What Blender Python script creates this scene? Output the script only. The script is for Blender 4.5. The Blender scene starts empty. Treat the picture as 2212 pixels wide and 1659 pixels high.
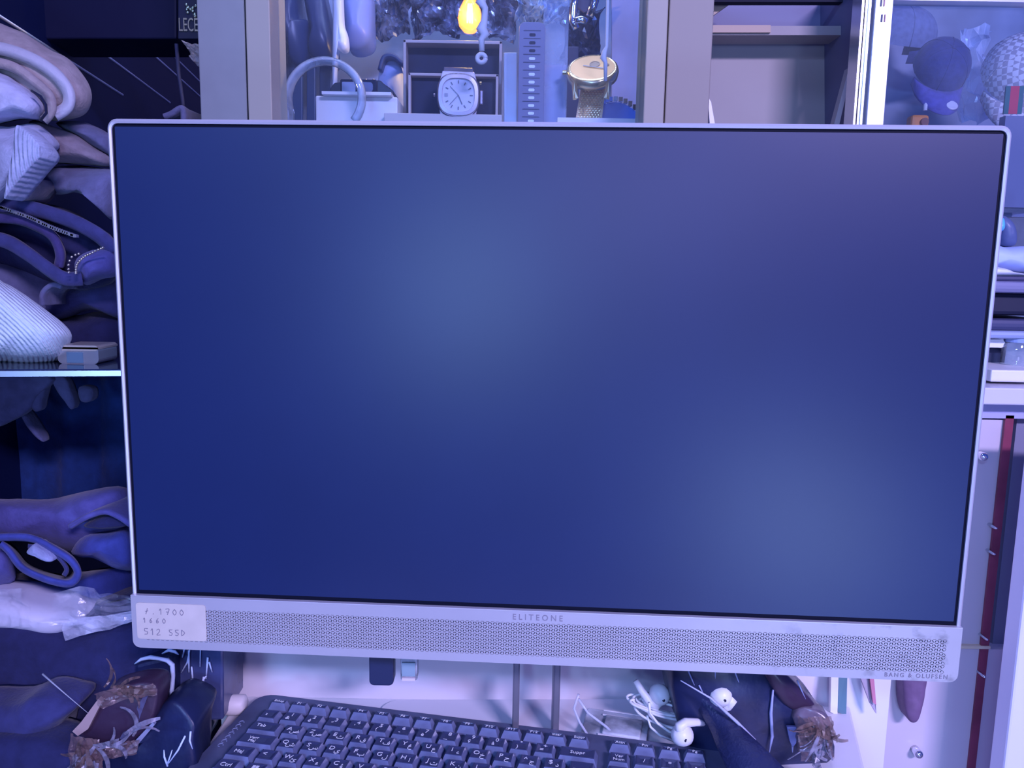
import bpy, bmesh, math, random
from mathutils import Vector, Matrix, noise
random.seed(7)
S = bpy.context.scene
COL = S.collection
PI = math.pi
ZC = 1.15                      # camera height above the floor
F = 1720.0
PITCH, ROLL = math.radians(8.286), math.radians(0.99)

# ------------------------------------------------------------------ camera
def cam_axes():
    fwd = Vector((0, math.cos(PITCH), -math.sin(PITCH)))
    up = Vector((0, math.sin(PITCH), math.cos(PITCH)))
    rt = Vector((1, 0, 0))
    r2 = rt * math.cos(ROLL) + up * math.sin(ROLL)
    u2 = up * math.cos(ROLL) - rt * math.sin(ROLL)
    return r2, u2, fwd
RT, UP, FW = cam_axes()
cd = bpy.data.cameras.new('camera')
cd.sensor_fit = 'HORIZONTAL'; cd.sensor_width = 36.0; cd.lens = F / 2212 * 36.0
cd.clip_start = 0.02
cam = bpy.data.objects.new('camera', cd); COL.objects.link(cam)
m = Matrix.Identity(4)
for i in range(3):
    m[i][0], m[i][1], m[i][2] = RT[i], UP[i], -FW[i]
m[2][3] = ZC
cam.matrix_world = m
S.camera = cam

# ------------------------------------------------------------------ light
w = bpy.data.worlds.new('world'); S.world = w; w.use_nodes = True
bg = w.node_tree.nodes['Background']
bg.inputs[0].default_value = (0.05, 0.14, 1.0, 1); bg.inputs[1].default_value = 0.42

def area(name, loc, target, sx, sy, power, col):
    l = bpy.data.lights.new(name, 'AREA'); l.shape = 'RECTANGLE'; l.size = sx; l.size_y = sy
    l.energy = power; l.color = col
    o = bpy.data.objects.new(name, l); COL.objects.link(o); o.location = loc
    o.rotation_euler = (Vector(target) - Vector(loc)).to_track_quat('-Z', 'Y').to_euler()
    return o
LIL = (0.56, 0.50, 1.0)
k_ = area('ceiling_led_panel', (1.45, -2.4, 2.72), (0.62, 0.7, 1.0), 0.9, 0.25, 36, (0.66, 0.55, 1.0))
k_.data.spread = math.radians(85)
area('ceiling_led_tube', (-1.3, -2.6, 2.80), (-0.1, 0.65, 0.95), 1.0, 0.12, 62, (0.27, 0.43, 1.0))
area('screen_blob_light_mid', (-0.54, -2.5, 1.06), (0.0, 0.5, 1.12), 0.22, 0.40, 17, (0.32, 0.55, 1.0))  # added unseen light, puts the middle blob on the screen
area('screen_blob_light_top', (0.25, -2.5, 1.50), (0.05, 0.5, 1.15), 0.85, 0.4, 10, (0.48, 0.50, 1.0))  # added unseen light for the broad upper blob on the screen
area('screen_blob_light_low', (0.92, -2.4, 0.10), (0.15, 0.5, 1.0), 0.45, 0.25, 19, (0.36, 0.53, 1.0))  # added unseen light, aimed to give the lower right screen blob
S.view_settings.view_transform = 'Standard'
S.view_settings.look = 'None'
S.view_settings.exposure = 0.0
S.view_settings.gamma = 1.0
S.view_settings.use_curve_mapping = False

# ------------------------------------------------------------------ helpers
def A(px, py, Y):
    d = RT * ((px - 1106) / F) + UP * ((829.5 - py) / F) + FW
    d = d * (Y / d.y)
    return Vector((d.x, d.y, d.z + ZC))

def lin(c):
    return tuple((x / 12.92 if x <= .04045 else ((x + .055) / 1.055) ** 2.4) for x in c)

MATS = {}
def mat(name, col, rough=0.5, metal=0.0, spec=0.5, noise_amt=0.0, noise_scale=40, bump=0.0, bump_scale=200,
        wave=0.0, wave_scale=300, wave_dir='X', col2=None, alpha=1.0, emit=None, emit_s=0.0, sheen=0.0, coat=0.0):
    if name in MATS: return MATS[name]
    M = bpy.data.materials.new(name); M.use_nodes = True
    nt = M.node_tree; N = nt.nodes; L = nt.links
    b = N['Principled BSDF']
    b.inputs['Roughness'].default_value = rough; b.inputs['Metallic'].default_value = metal
    b.inputs['Specular IOR Level'].default_value = spec
    b.inputs['Base Color'].default_value = (*col, 1)
    b.inputs['Sheen Weight'].default_value = sheen
    b.inputs['Coat Weight'].default_value = coat
    tc = N.new('ShaderNodeTexCoord')
    if noise_amt or col2:
        n = N.new('ShaderNodeTexNoise'); n.inputs['Scale'].default_value = noise_scale; n.inputs['Detail'].default_value = 6
        L.new(tc.outputs['Object'], n.inputs['Vector'])
        r = N.new('ShaderNodeValToRGB')
        c2 = col2 if col2 else tuple(max(0, x * (1 - noise_amt)) for x in col)
        r.color_ramp.elements[0].position = .35; r.color_ramp.elements[1].position = .65
        r.color_ramp.elements[0].color = (*c2, 1); r.color_ramp.elements[1].color = (*col, 1)
        L.new(n.outputs['Fac'], r.inputs['Fac']); L.new(r.outputs['Color'], b.inputs['Base Color'])
    last = None
    if bump:
        n = N.new('ShaderNodeTexNoise'); n.inputs['Scale'].default_value = bump_scale; n.inputs['Detail'].default_value = 4
        L.new(tc.outputs['Object'], n.inputs['Vector'])
        bp = N.new('ShaderNodeBump'); bp.inputs['Strength'].default_value = bump; bp.inputs['Distance'].default_value = .002
        L.new(n.outputs['Fac'], bp.inputs['Height']); last = bp
    if wave:
        n = N.new('ShaderNodeTexWave'); n.inputs['Scale'].default_value = wave_scale; n.bands_direction = wave_dir
        n.inputs['Distortion'].default_value = 1.2; n.inputs['Detail'].default_value = 1.0
        L.new(tc.outputs['Object'], n.inputs['Vector'])
        bp = N.new('ShaderNodeBump'); bp.inputs['Strength'].default_value = wave; bp.inputs['Distance'].default_value = .001
        L.new(n.outputs['Fac'], bp.inputs['Height'])
        if last: L.new(last.outputs['Normal'], bp.inputs['Normal'])
        last = bp
    if last: L.new(last.outputs['Normal'], b.inputs['Normal'])
    if emit:
        b.inputs['Emission Color'].default_value = (*emit, 1); b.inputs['Emission Strength'].default_value = emit_s
    MATS[name] = M
    if alpha < 1.0:
        tr = N.new('ShaderNodeBsdfTransparent'); mx = N.new('ShaderNodeMixShader'); mx.inputs[0].default_value = alpha
        out = N['Material Output']
        L.new(tr.outputs[0], mx.inputs[1]); L.new(b.outputs[0], mx.inputs[2]); L.new(mx.outputs[0], out.inputs['Surface'])
    return M

def film(name, col, base=0.12, streak=0.5, scale=30, rough=0.15, stretch=(1, 1, 1)):
    """clear plastic film: mostly see-through, milky in creases"""
    if name in MATS: return MATS[name]
    M = mat(name, col, rough=rough, spec=0.8, bump=.6, bump_scale=scale * 3, alpha=.5)
    nt = M.node_tree; N = nt.nodes; L = nt.links
    mx = [x for x in N if x.type == 'MIX_SHADER'][0]
    tc = N.new('ShaderNodeTexCoord'); mp = N.new('ShaderNodeMapping'); mp.inputs['Scale'].default_value = stretch
    n = N.new('ShaderNodeTexNoise'); n.inputs['Scale'].default_value = scale; n.inputs['Detail'].default_value = 8
    mr = N.new('ShaderNodeMapRange'); mr.inputs[1].default_value = .45; mr.inputs[2].default_value = .72
    mr.inputs[3].default_value = base; mr.inputs[4].default_value = streak
    L.new(tc.outputs['Object'], mp.inputs['Vector']); L.new(mp.outputs[0], n.inputs['Vector'])
    L.new(n.outputs['Fac'], mr.inputs[0]); L.new(mr.outputs[0], mx.inputs[0])
    return M

L_ = (-9, -9)                  # cloth lies turned towards the viewer
class MB:
    def __init__(self): self.v = []; self.f = []
    def add(self, vs, fs):
        o = len(self.v); self.v += [tuple(x) for x in vs]; self.f += [tuple(i + o for i in q) for q in fs]; return self
    def box(self, c, s, R=None, taper=1.0):
        c = Vector(c); hx, hy, hz = s[0] / 2, s[1] / 2, s[2] / 2
        vs = []
        for z in (-1, 1):
            t = taper if z > 0 else 1
            for x, y in ((-1, -1), (1, -1), (1, 1), (-1, 1)):
                p = Vector((x * hx * t, y * hy * t, z * hz))
                if R is not None: p = R @ p
                vs.append(c + p)
        return self.add(vs, [(3, 2, 1, 0), (4, 5, 6, 7), (0, 1, 5, 4), (1, 2, 6, 5), (2, 3, 7, 6), (3, 0, 4, 7)])
    def rings(self, rings, cap0=True, cap1=True, closed=True):
        n = len(rings[0]); o = len(self.v)
        for r in rings: self.v += [tuple(p) for p in r]
        for i in range(len(rings) - 1):
            for j in range(n if closed else n - 1):
                k = (j + 1) % n
                self.f.append((o + i * n + j, o + i * n + k, o + (i + 1) * n + k, o + (i + 1) * n + j))
        if cap0: self.f.append(tuple(o + j for j in reversed(range(n))))
        if cap1: self.f.append(tuple(o + (len(rings) - 1) * n + j for j in range(n)))
        return self
    def tube(self, path, rad, n=8, flat=1.0, upv=None):
        path = [Vector(p) for p in path]; rs = []
        T0 = (path[1] - path[0]).normalized()
        ref = Vector(upv) if upv else (Vector((0, 0, 1)) if abs(T0.z) < .9 else Vector((1, 0, 0)))
        for i, p in enumerate(path):
            T = (path[min(i + 1, len(path) - 1)] - path[max(i - 1, 0)]).normalized()
            s = T.cross(ref)
            if s.length < 1e-5: s = T.cross(Vector((0, 1, 0)))
            s.normalize(); u = s.cross(T).normalized()
            if not upv: ref = u
            r = rad[i] if isinstance(rad, (list, tuple)) else rad
            rs.append([p + s * (math.cos(2 * PI * k / n) * r) + u * (math.sin(2 * PI * k / n) * r * flat) for k in range(n)])
        return self.rings(rs)
    def lathe(self, prof, c=(0, 0, 0), axis='Z', n=24, R=None):
        c = Vector(c); rs = []
        for r, h in prof:
            ring = []
            for k in range(n):
                a = 2 * PI * k / n
                p = Vector((math.cos(a) * r, math.sin(a) * r, h))
                if axis == 'Y': p = Vector((p.x, h, p.y)) 
                if axis == 'X': p = Vector((h, p.x, p.y))
                if R is not None: p = R @ p
                ring.append(c + p)
            rs.append(ring)
        return self.rings(rs)
    def prism(self, pts, d):
        """pts: front outline (Vectors), d: extrusion vector"""
        d = Vector(d); pts = [Vector(p) for p in pts]
        return self.rings([pts, [p + d for p in pts]])
    def build(self, name, M, parent=None, smooth=False, bevel=0.0, sub=0):
        me = bpy.data.meshes.new(name); me.from_pydata(self.v, [], self.f); me.validate(); me.update()
        bm = bmesh.new(); bm.from_mesh(me); bmesh.ops.recalc_face_normals(bm, faces=bm.faces); bm.to_mesh(me); bm.free()
        if smooth:
            for p in me.polygons: p.use_smooth = True
        o = bpy.data.objects.new(name, me); COL.objects.link(o)
        if M: me.materials.append(M)
        if parent: o.parent = parent
        if bevel:
            b = o.modifiers.new('bevel', 'BEVEL'); b.width = bevel; b.segments = 2; b.limit_method = 'ANGLE'
        if sub:
            s = o.modifiers.new('sub', 'SUBSURF'); s.levels = sub; s.render_levels = sub
        return o

def tag(o, label, cat=None, group=None, kind=None):
    o['label'] = label
    if cat: o['category'] = cat
    if group: o['group'] = group
    if kind: o['kind'] = kind
    return o
def empty(name, loc=(0, 0, 0), rot=None, label=None, cat=None, group=None):
    o = bpy.data.objects.new(name, None); COL.objects.link(o); o.location = loc; o.empty_display_size = .02
    if rot: o.rotation_euler = rot
    if label: tag(o, label, cat, group)
    return o
def struct(o, label=None, cat=None):
    o['kind'] = 'structure'
    if label: o['label'] = label
    if cat: o['category'] = cat
    return o

def smooth_pts(pts, closed, k=5):
    pts = [Vector(p) for p in pts]; n = len(pts); out = []
    rng = range(n) if closed else range(n - 1)
    for i in rng:
        g = (lambda j: pts[j % n]) if closed else (lambda j: pts[max(0, min(n - 1, j))])
        p0, p1, p2, p3 = g(i - 1), g(i), g(i + 1), g(i + 2)
        for s in range(k):
            t = s / k
            out.append(.5 * ((2 * p1) + (p2 - p0) * t + (2 * p0 - 5 * p1 + 4 * p2 - p3) * t * t + (3 * p1 - p0 - 3 * p2 + p3) * t ** 3))
    if not closed: out.append(pts[-1].copy())
    return out

def fnoise(p, s, seed=0): return noise.noise(Vector((p[0] * s + seed * 7.3, p[1] * s + seed * 3.1, p[2] * s)))

def pillow(pts, Y, depth, name, M, parent=None, wr=.002, ws=40, seed=0, front=.35, lean=(0, 0), k=4):
    """folded cloth: a traced end outline swept back in depth with a domed, wrinkled front"""
    P = smooth_pts([A(x, y, Y) for x, y in pts], True, k)
    c = sum(P, Vector()) / len(P)
    if lean == L_: lean = (c.x / c.y * .96, (c.z - ZC) / c.y * .96)
    sl = []
    for i in range(1, 8):
        a = i / 7 * PI / 2
        sl.append((math.sin(a), depth * front * (1 - math.cos(a)) * .9))
    sl = [(0.15, 0.0005)] + sl
    for t in (.5, .65, .8, 1.0): sl.append((1.0 if t < 1 else .9, depth * t))
    rings = []
    for s, d in sl:
        r = []
        for p in P:
            q = c + (p - c) * s + Vector((lean[0] * d, d, lean[1] * d))
            nrm = (p - c).normalized()
            amt = min(1.0, s * 1.2)
            q += (nrm * .6 + Vector((0, -1, 0)) * (1 - s) * .8) * (fnoise(q, ws, seed) * wr * amt)
            q += Vector((0, -1, 0)) * (fnoise(q, ws * .5, seed + 4) * wr * 2.2)
            r.append(q)
        rings.append(r)
    b = MB(); b.rings(rings)
    return b.build(name, M, parent, smooth=True)

def sheet(pts, Y, depth, th, name, M, parent=None, seed=0, lean=(0, 0), wob=.002, k=6):
    """a folded layer of cloth: traced path with thickness, running back in depth"""
    P = smooth_pts([A(x, y, Y) for x, y in pts], False, k)
    c = sum(P, Vector()) / len(P)
    if lean == L_: lean = (c.x / c.y * .96, (c.z - ZC) / c.y * .96)
    N = []
    for i in range(len(P)):
        T = (P[min(i + 1, len(P) - 1)] - P[max(0, i - 1)]).normalized()
        N.append(Vector((-T.z, 0, T.x)))
    rings = []
    for t, s in ((0, .25), (.02, .8), (.06, 1), (.3, 1), (.65, 1), (1, 1)):
        d = depth * t
        off = Vector((lean[0] * d, d, lean[1] * d))
        top = []; bot = []
        for i, p in enumerate(P):
            e = fnoise(p + off, 25, seed) * wob
            top.append(p + off + N[i] * (th * s / 2 + e)); bot.append(p + off + N[i] * (-th * s / 2 + e))
        rings.append(top + list(reversed(bot)))
    b = MB(); b.rings(rings)
    return b.build(name, M, parent, smooth=True)

def crumple(pts, Y, name, M, parent=None, amp=.012, n=14, seed=0, smooth=False, thick=.0006, ny=None):
    """crumpled film: quad patch pts (4 px corners tl,tr,br,bl) pushed in and out"""
    ny = ny or n
    c = [A(x, y, Y) for x, y in pts]; rnd = random.Random(seed); vs = []
    for j in range(ny + 1):
        for i in range(n + 1):
            u, v = i / n, j / ny
            p = (c[0] * (1 - u) + c[1] * u) * (1 - v) + (c[3] * (1 - u) + c[2] * u) * v
            e = fnoise(p, 38, seed) + .6 * abs(fnoise(p, 90, seed + 2)) + .25 * rnd.uniform(-1, 1)
            q = p + Vector((fnoise(p, 45, seed + 5) * amp * .6, e * amp, fnoise(p, 45, seed + 9) * amp * .6))
            vs.append(q)
    W = n + 1
    fs = [(j * W + i, j * W + i + 1, (j + 1) * W + i + 1, (j + 1) * W + i) for j in range(ny) for i in range(n)]
    b = MB().add(vs, fs)
    o = b.build(name, M, parent, smooth=smooth)
    s = o.modifiers.new('solid', 'SOLIDIFY'); s.thickness = thick
    return o

def text(s, size, M, name, parent, loc, rot=(PI / 2, 0, 0), depth=.0002, align='CENTER', squash=1.0, shear=0.0, space=1.0, bold=0.0):
    cu = bpy.data.curves.new('txt', 'FONT'); cu.body = s; cu.size = size; cu.extrude = depth; cu.align_x = align; cu.align_y = 'CENTER'
    cu.space_character = space; cu.shear = shear; cu.offset = bold; cu.resolution_u = 3
    t = bpy.data.objects.new('txt', cu); COL.objects.link(t)
    bpy.context.view_layer.update()
    me = bpy.data.meshes.new_from_object(t.evaluated_get(bpy.context.evaluated_depsgraph_get()))
    bpy.data.objects.remove(t); bpy.data.curves.remove(cu)
    me.name = name; me.materials.clear(); me.materials.append(M)
    o = bpy.data.objects.new(name, me); COL.objects.link(o); o.parent = parent
    o.location = loc; o.rotation_euler = rot; o.scale = (squash, 1, 1)
    return o

def boxpx(x0, y0, x1, y1, Y, d, b=None):
    """box whose front face covers the pixel rectangle at depth Y, d deep"""
    b = b or MB()
    return b.prism([A(x0, y0, Y), A(x1, y0, Y), A(x1, y1, Y), A(x0, y1, Y)], (0, d, 0))

def dup(root):
    r = root.copy(); COL.objects.link(r)
    for ch in list(root.children):
        c = ch.copy(); COL.objects.link(c); c.parent = r
        for g in ch.children:
            d = g.copy(); COL.objects.link(d); d.parent = c
    return r

# ------------------------------------------------------------------ materials
m_white = mat('white_laminate', (.80, .78, .82), .35, noise_amt=.06, noise_scale=6)
m_wall = mat('white_panel', (.78, .74, .80), .45, noise_amt=.05, noise_scale=3)
m_silver = mat('brushed_silver', (.62, .60, .66), .38, metal=.35, noise_amt=.05, noise_scale=20)
m_bar = mat('silver_plastic', (.46, .44, .48), .42, metal=.25, noise_amt=.10, noise_scale=14)
nt = m_bar.node_tree; N_ = nt.nodes; L2 = nt.links            # grime spots at the right end of the bar
src = N_['Principled BSDF'].inputs['Base Color'].links[0].from_socket
tcg = N_.new('ShaderNodeTexCoord'); sep = N_.new('ShaderNodeSeparateXYZ'); mrx = N_.new('ShaderNodeMapRange')
mrx.inputs[1].default_value = .12; mrx.inputs[2].default_value = .20
ng = N_.new('ShaderNodeTexNoise'); ng.inputs['Scale'].default_value = 85; ng.inputs['Detail'].default_value = 5
mrn = N_.new('ShaderNodeMapRange'); mrn.inputs[1].default_value = .56; mrn.inputs[2].default_value = .72; mrn.inputs[4].default_value = .55
mul = N_.new('ShaderNodeMath'); mul.operation = 'MULTIPLY'; mixg = N_.new('ShaderNodeMixRGB'); mixg.inputs[2].default_value = (.10, .10, .12, 1)
L2.new(tcg.outputs['Object'], sep.inputs[0]); L2.new(sep.outputs['X'], mrx.inputs[0]); L2.new(tcg.outputs['Object'], ng.inputs['Vector']); L2.new(ng.outputs['Fac'], mrn.inputs[0])
L2.new(mrx.outputs[0], mul.inputs[0]); L2.new(mrn.outputs[0], mul.inputs[1]); L2.new(mul.outputs[0], mixg.inputs[0]); L2.new(src, mixg.inputs[1]); L2.new(mixg.outputs[0], N_['Principled BSDF'].inputs['Base Color'])
m_alu = mat('aluminium', (.72, .74, .80), .25, metal=.85)
m_pillar = mat('grey_profile', (.215, .228, .25), .55, noise_amt=.05, noise_scale=60)
m_black = mat('black_plastic', (.012, .014, .03), .35)
m_blackg = mat('black_gloss', (.006, .008, .022), .16)
m_void = mat('dark_panel', (.008, .010, .03), .45)
m_dark = mat('dark_slot', (.012, .013, .035), .8)
m_chrome = mat('chrome', (.8, .82, .9), .1, metal=1.0)
m_gold = mat('gold_metal', (.85, .62, .30), .22, metal=1.0)
m_print = mat('grey_print', (.22, .20, .25), .5)
m_legend = mat('white_legend', (.95, .95, 1.0), .5)
m_ink = mat('pen_ink', (.22, .2, .25), .6)
m_warmw = mat('warm_white', (.80, .74, .74), .5)
m_rubber = mat('white_rubber', (.82, .82, .86), .4)

def glass_mat(name, haze=.06, tint=(.85, .92, 1), refl=.06, hscale=4):
    if name in MATS: return MATS[name]
    M = bpy.data.materials.new(name); M.use_nodes = True; nt = M.node_tree; N = nt.nodes; L = nt.links
    N.remove(N['Principled BSDF']); out = N['Material Output']
    tr = N.new('ShaderNodeBsdfTransparent'); tr.inputs[0].default_value = (*tint, 1)
    gl = N.new('ShaderNodeBsdfGlossy'); gl.inputs['Roughness'].default_value = .04
    df = N.new('ShaderNodeBsdfDiffuse'); df.inputs[0].default_value = (.7, .75, .85, 1)
    fr = N.new('ShaderNodeFresnel'); fr.inputs[0].default_value = 1.45
    m1 = N.new('ShaderNodeMixShader'); m2 = N.new('ShaderNodeMixShader')
    tc = N.new('ShaderNodeTexCoord'); n = N.new('ShaderNodeTexNoise'); n.inputs['Scale'].default_value = hscale; n.inputs['Detail'].default_value = 7
    mr = N.new('ShaderNodeMapRange'); mr.inputs[1].default_value = .4; mr.inputs[2].default_value = .7; mr.inputs[3].default_value = haze * .4; mr.inputs[4].default_value = haze * 1.6
    L.new(tc.outputs['Object'], n.inputs['Vector']); L.new(n.outputs['Fac'], mr.inputs[0])
    L.new(mr.outputs[0], m1.inputs[0]); L.new(tr.outputs[0], m1.inputs[1]); L.new(df.outputs[0], m1.inputs[2])
    L.new(fr.outputs[0], m2.inputs[0]); L.new(m1.outputs[0], m2.inputs[1]); L.new(gl.outputs[0], m2.inputs[2])
    L.new(m2.outputs[0], out.inputs['Surface']); MATS[name] = M
    return M
m_glass = glass_mat('case_glass', .022)
m_glass2 = glass_mat('shelf_glass', .04, (.7, .85, .95))
m_acryl = glass_mat('clear_acrylic', .55, (.9, .93, 1), hscale=25)

# ------------------------------------------------------------------ setting
TZ = -.376 + ZC                # table top height
o = MB().box((0.3, .6, -.02), (6, 6.4, .04)).build('floor', mat('floor_tile', (.25, .24, .30), .4, noise_amt=.2, noise_scale=5)); struct(o, 'grey shop floor', 'floor')
o = MB().box((.4, 2.35, 1.4), (5, .06, 2.8)).build('wall_back', mat('back_wall_paint', (.30, .33, .48), .7, noise_amt=.2, noise_scale=4)); struct(o, 'dim blue grey wall at the back of the shop', 'wall')
# left wall: black slat wall receding to the left, bright metal strips in its grooves
def lw(Y, z): return Vector((-.38 - .155 * Y, Y, z))
b = MB().prism([lw(.35, 0), lw(2.3, 0), lw(2.3, 2.6), lw(.35, 2.6)], (-.04, 0, 0))
wl = b.build('wall_left', mat('slat_wall_black', (.005, .010, .060), .5, spec=.2)); struct(wl, 'black slat wall with metal strips', 'wall')
m_strip = mat('strip_white_metal', (.95, .97, 1.0), .5, metal=1.0)
def lw_px(px, py):
    d = RT * ((px - 1106) / F) + UP * ((829.5 - py) / F) + FW
    t = -.38 / (d.x + .155 * d.y); p = d * t
    return Vector((p.x, p.y, p.z + ZC))
for (a, c2) in (((5, 25), (265, 215)), ((150, 53), (367, 227)), ((290, 85), (440, 213)), ((-20, -160), (470, 170))):
    p, q = lw_px(*a), lw_px(*c2)
    zz = (p.z + q.z) / 2
    p.z = q.z = zz
    p = p + (p - q) * .05
    b = MB().tube([p, q], .0017, 10)
    b.build('slat_strip', m_strip, wl, smooth=True)

# ------------------------------------------------------------------ table
tb = empty('table', (-.05, .42, 0), label='white laminate table under the computer and keyboard', cat='table')
TC = Vector((-.05, .42, 0))
b = MB().prism([Vector((x, y, TZ)) - TC for x, y in ((-.235, .14), (.215, .14), (.268, .535), (.302, .653), (-.235, .653))], (0, 0, -.03))
b.build('table_top', m_white, tb, bevel=.002)
for sx in (-.20, .19):
    for sy in (.18, .62):
        MB().box((sx + .05, sy - .42, (TZ - .03) / 2), (.04, .04, TZ - .03)).build('leg', m_alu, tb)

# ------------------------------------------------------------------ display cabinet behind
cab = empty('watch_cabinet', (0, .9, 0), label='glass watch cabinet with grey profile posts above a white base behind the computer', cat='cabinet')
CINV = Matrix.Translation((0, -.9, 0))
def cpart(b, name, M, parent=cab, **k):
    o = b.build(name, M, parent, **k)
    if parent is cab: o.matrix_parent_inverse = CINV
    return o
ZS = A(1000, 268, .80).z       # shelf the watches stand on
base_t = A(900, 700, .66).z
xl, xr = A(474, 1450, .66).x, A(1925, 1470, .66).x
cpart(MB().prism([Vector((xl, .66, 0)), Vector((xr, .66, 0)), Vector((xr, .66, base_t)), Vector((xl, .66, base_t))], (0, .5, 0)), 'base_panel', m_wall)
# posts
zt = ZC + .62
def post(x0, x1, Y, d, M=m_pillar):
    a, c2 = A(x0, 130, Y).x, A(x1, 130, Y).x
    return MB().prism([Vector((a, Y, 0)), Vector((c2, Y, 0)), Vector((c2, Y, zt)), Vector((a, Y, zt))], (0, d, 0))
cpart(post(429, 531, .752, .05), 'post', m_pillar, bevel=.001)
cpart(post(533, 585, .745, .05), 'post', mat('grey_profile_light', (.31, .285, .245), .5), bevel=.001)
cpart(post(1394, 1439, .745, .05), 'post', MATS['grey_profile_light'], bevel=.001)
cpart(post(1441, 1537, .752, .05), 'post', mat('grey_profile_mauve', (.26, .225, .20), .55), bevel=.001)
xa, xb = A(560, 130, .77).x, A(1420, 130, .77).x
cpart(MB().box(((xa + xb) / 2, .772, (base_t + zt) / 2), (xb - xa, .004, zt - base_t)), 'glass_pane', m_glass)
cpart(MB().box(((xa + xb) / 2, .97, ZS - .004), (xb - xa + .05, .34, .008)), 'glass_shelf', m_glass2)
m_cback = mat('case_back', (.42, .48, .66), .35, noise_amt=.45, noise_scale=9)
cpart(MB().box((-.08, 1.15, (base_t + zt) / 2), (.64, .02, zt - base_t)), 'back_panel', m_cback)
for x_ in (A(432, 130, .76).x + .01, A(1534, 130, .76).x - .01):
    cpart(MB().box((x_ * .98, .98, (base_t + zt) / 2), (.006, .36, zt - base_t)), 'side_panel', m_glass)
cpart(MB().box((-.05, .95, zt + .01), (.62, .42, .02)), 'top_panel', m_white)
cpart(MB().box((.03, .92, base_t + .005), (.56, .45, .01)), 'floor_panel', m_white)
# lit strip of the cabinet
l = area('cabinet_led_strip', (.02, .86, zt - .02), (.02, .93, ZS), .7, .03, 2.2, (.55, .62, 1.0))

# ------------------------------------------------------------------ computer
mon = empty('all_in_one_computer', (0.01793, .49316, .08658 - .34351 + ZC), (0, 0, math.radians(-2.985)),
            'silver all-in-one computer with a large switched-off screen and perforated speaker bar', 'computer')
W, H, HB = .54, .34351, .0368
def rrect(x0, z0, x1, z1, r, n=5, y=0, corners=(1, 1, 1, 1)):
    out = []
    for (cx, cz, a0, on) in ((x1 - r, z1 - r, 0, corners[0]), (x0 + r, z1 - r, 90, corners[1]), (x0 + r, z0 + r, 180, corners[2]), (x1 - r, z0 + r, 270, corners[3])):
        if not on:
            out.append(Vector((x1 if a0 in (0, 270) else x0, y, z1 if a0 in (0, 90) else z0))); continue
        for i in range(n + 1):
            a = math.radians(a0 + 90 * i / n); out.append(Vector((cx + r * math.cos(a), y, cz + r * math.sin(a))))
    return out
out = rrect(-W / 2, HB, W / 2, H, .006, corners=(1, 1, 0, 0))
inn = rrect(-W / 2 + .0026, HB, W / 2 - .0026, H - .0027, .004, corners=(1, 1, 0, 0))
def ofs(P, y): return [p + Vector((0, y, 0)) for p in P]
b = MB(); b.rings([ofs(inn, .002), ofs(inn, -.0006), [p * 1 + Vector((0, -.0012, 0)) for p in [(a * .5 + c2 * .5) for a, c2 in zip(out, inn)]], ofs(out, 0), ofs(out, .009)], cap0=False, cap1=True)
b.build('bezel', m_silver, mon, smooth=False)
MB().prism(ofs(inn, .0006), (0, .004, 0)).build('screen_border', mat('screen_border_black', (.003, .004, .014), .6, spec=.1), mon)
scr = rrect(-W / 2 + .0045, HB + .0028, W / 2 - .0045, H - .0046, .0005)
m_scr = mat('matte_screen', (.0085, .0190, .084), .34, spec=.5, noise_amt=.12, noise_scale=7)
MB().prism(ofs(scr, .0001), (0, .003, 0)).build('screen', m_scr, mon)
# rear housing
b = MB()
b.rings([[Vector((x * (W / 2 - .03), .009, H * .52 + z * (H * .36))) for x, z in ((-1, -1), (1, -1), (1, 1), (-1, 1))],
         [Vector((x * (W / 2 - .05), .04, H * .52 + z * (H * .32))) for x, z in ((-1, -1), (1, -1), (1, 1), (-1, 1))],
         [Vector((x * (W / 2 - .10), .048, H * .52 + z * (H * .26))) for x, z in ((-1, -1), (1, -1), (1, 1), (-1, 1))]])
b.build('rear_housing', m_black, mon, bevel=.004)
# speaker bar: frame around a grille whose slots are real openings
YB = -.003
bo = rrect(-W / 2, 0, W / 2, HB, .005, corners=(0, 0, 1, 1))
gx0, gx1, gz1 = -W / 2 + .009, W / 2 - .0085, HB - .0082
PT = .0033; RH = PT * math.sqrt(3) / 2; NR = 8
gz0 = gz1 - NR * RH
bar = MB().rings([ofs(bo, .0), ofs(bo, .010)]).build('speaker_bar', m_bar, mon)
b = MB()                                              # face frame, proud of the grille cavity
gi = [Vector((gx1, 0, gz1)), Vector((gx0, 0, gz1)), Vector((gx0, 0, gz0)), Vector((gx1, 0, gz0))]
def strip(x0, z0, x1, z1):
    b.prism([Vector((x0, YB, z0)), Vector((x1, YB, z0)), Vector((x1, YB, z1)), Vector((x0, YB, z1))], (0, .003, 0))
strip(-W / 2, gz1, W / 2, HB - .0004); strip(-W / 2, gz0, gx0, gz1); strip(gx1, gz0, W / 2, gz1)
lowp = [Vector((-W / 2, YB, gz0)), Vector((W / 2, YB, gz0))] + [p + Vector((0, YB, 0)) for p in bo if p.z < .0051][::-1]
lp = [Vector((-W / 2, YB, gz0))]
for i in range(6):
    a = math.radians(180 + 90 * i / 5); lp.append(Vector((-W / 2 + .005 + .005 * math.cos(a), YB, .005 + .005 * math.sin(a))))
for i in range(6):
    a = math.radians(270 + 90 * i / 5); lp.append(Vector((W / 2 - .005 + .005 * math.cos(a), YB, .005 + .005 * math.sin(a))))
lp.append(Vector((W / 2, YB, gz0)))
b.prism(lp, (0, .003, 0))
b.build('bar_face', m_bar, bar)
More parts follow.
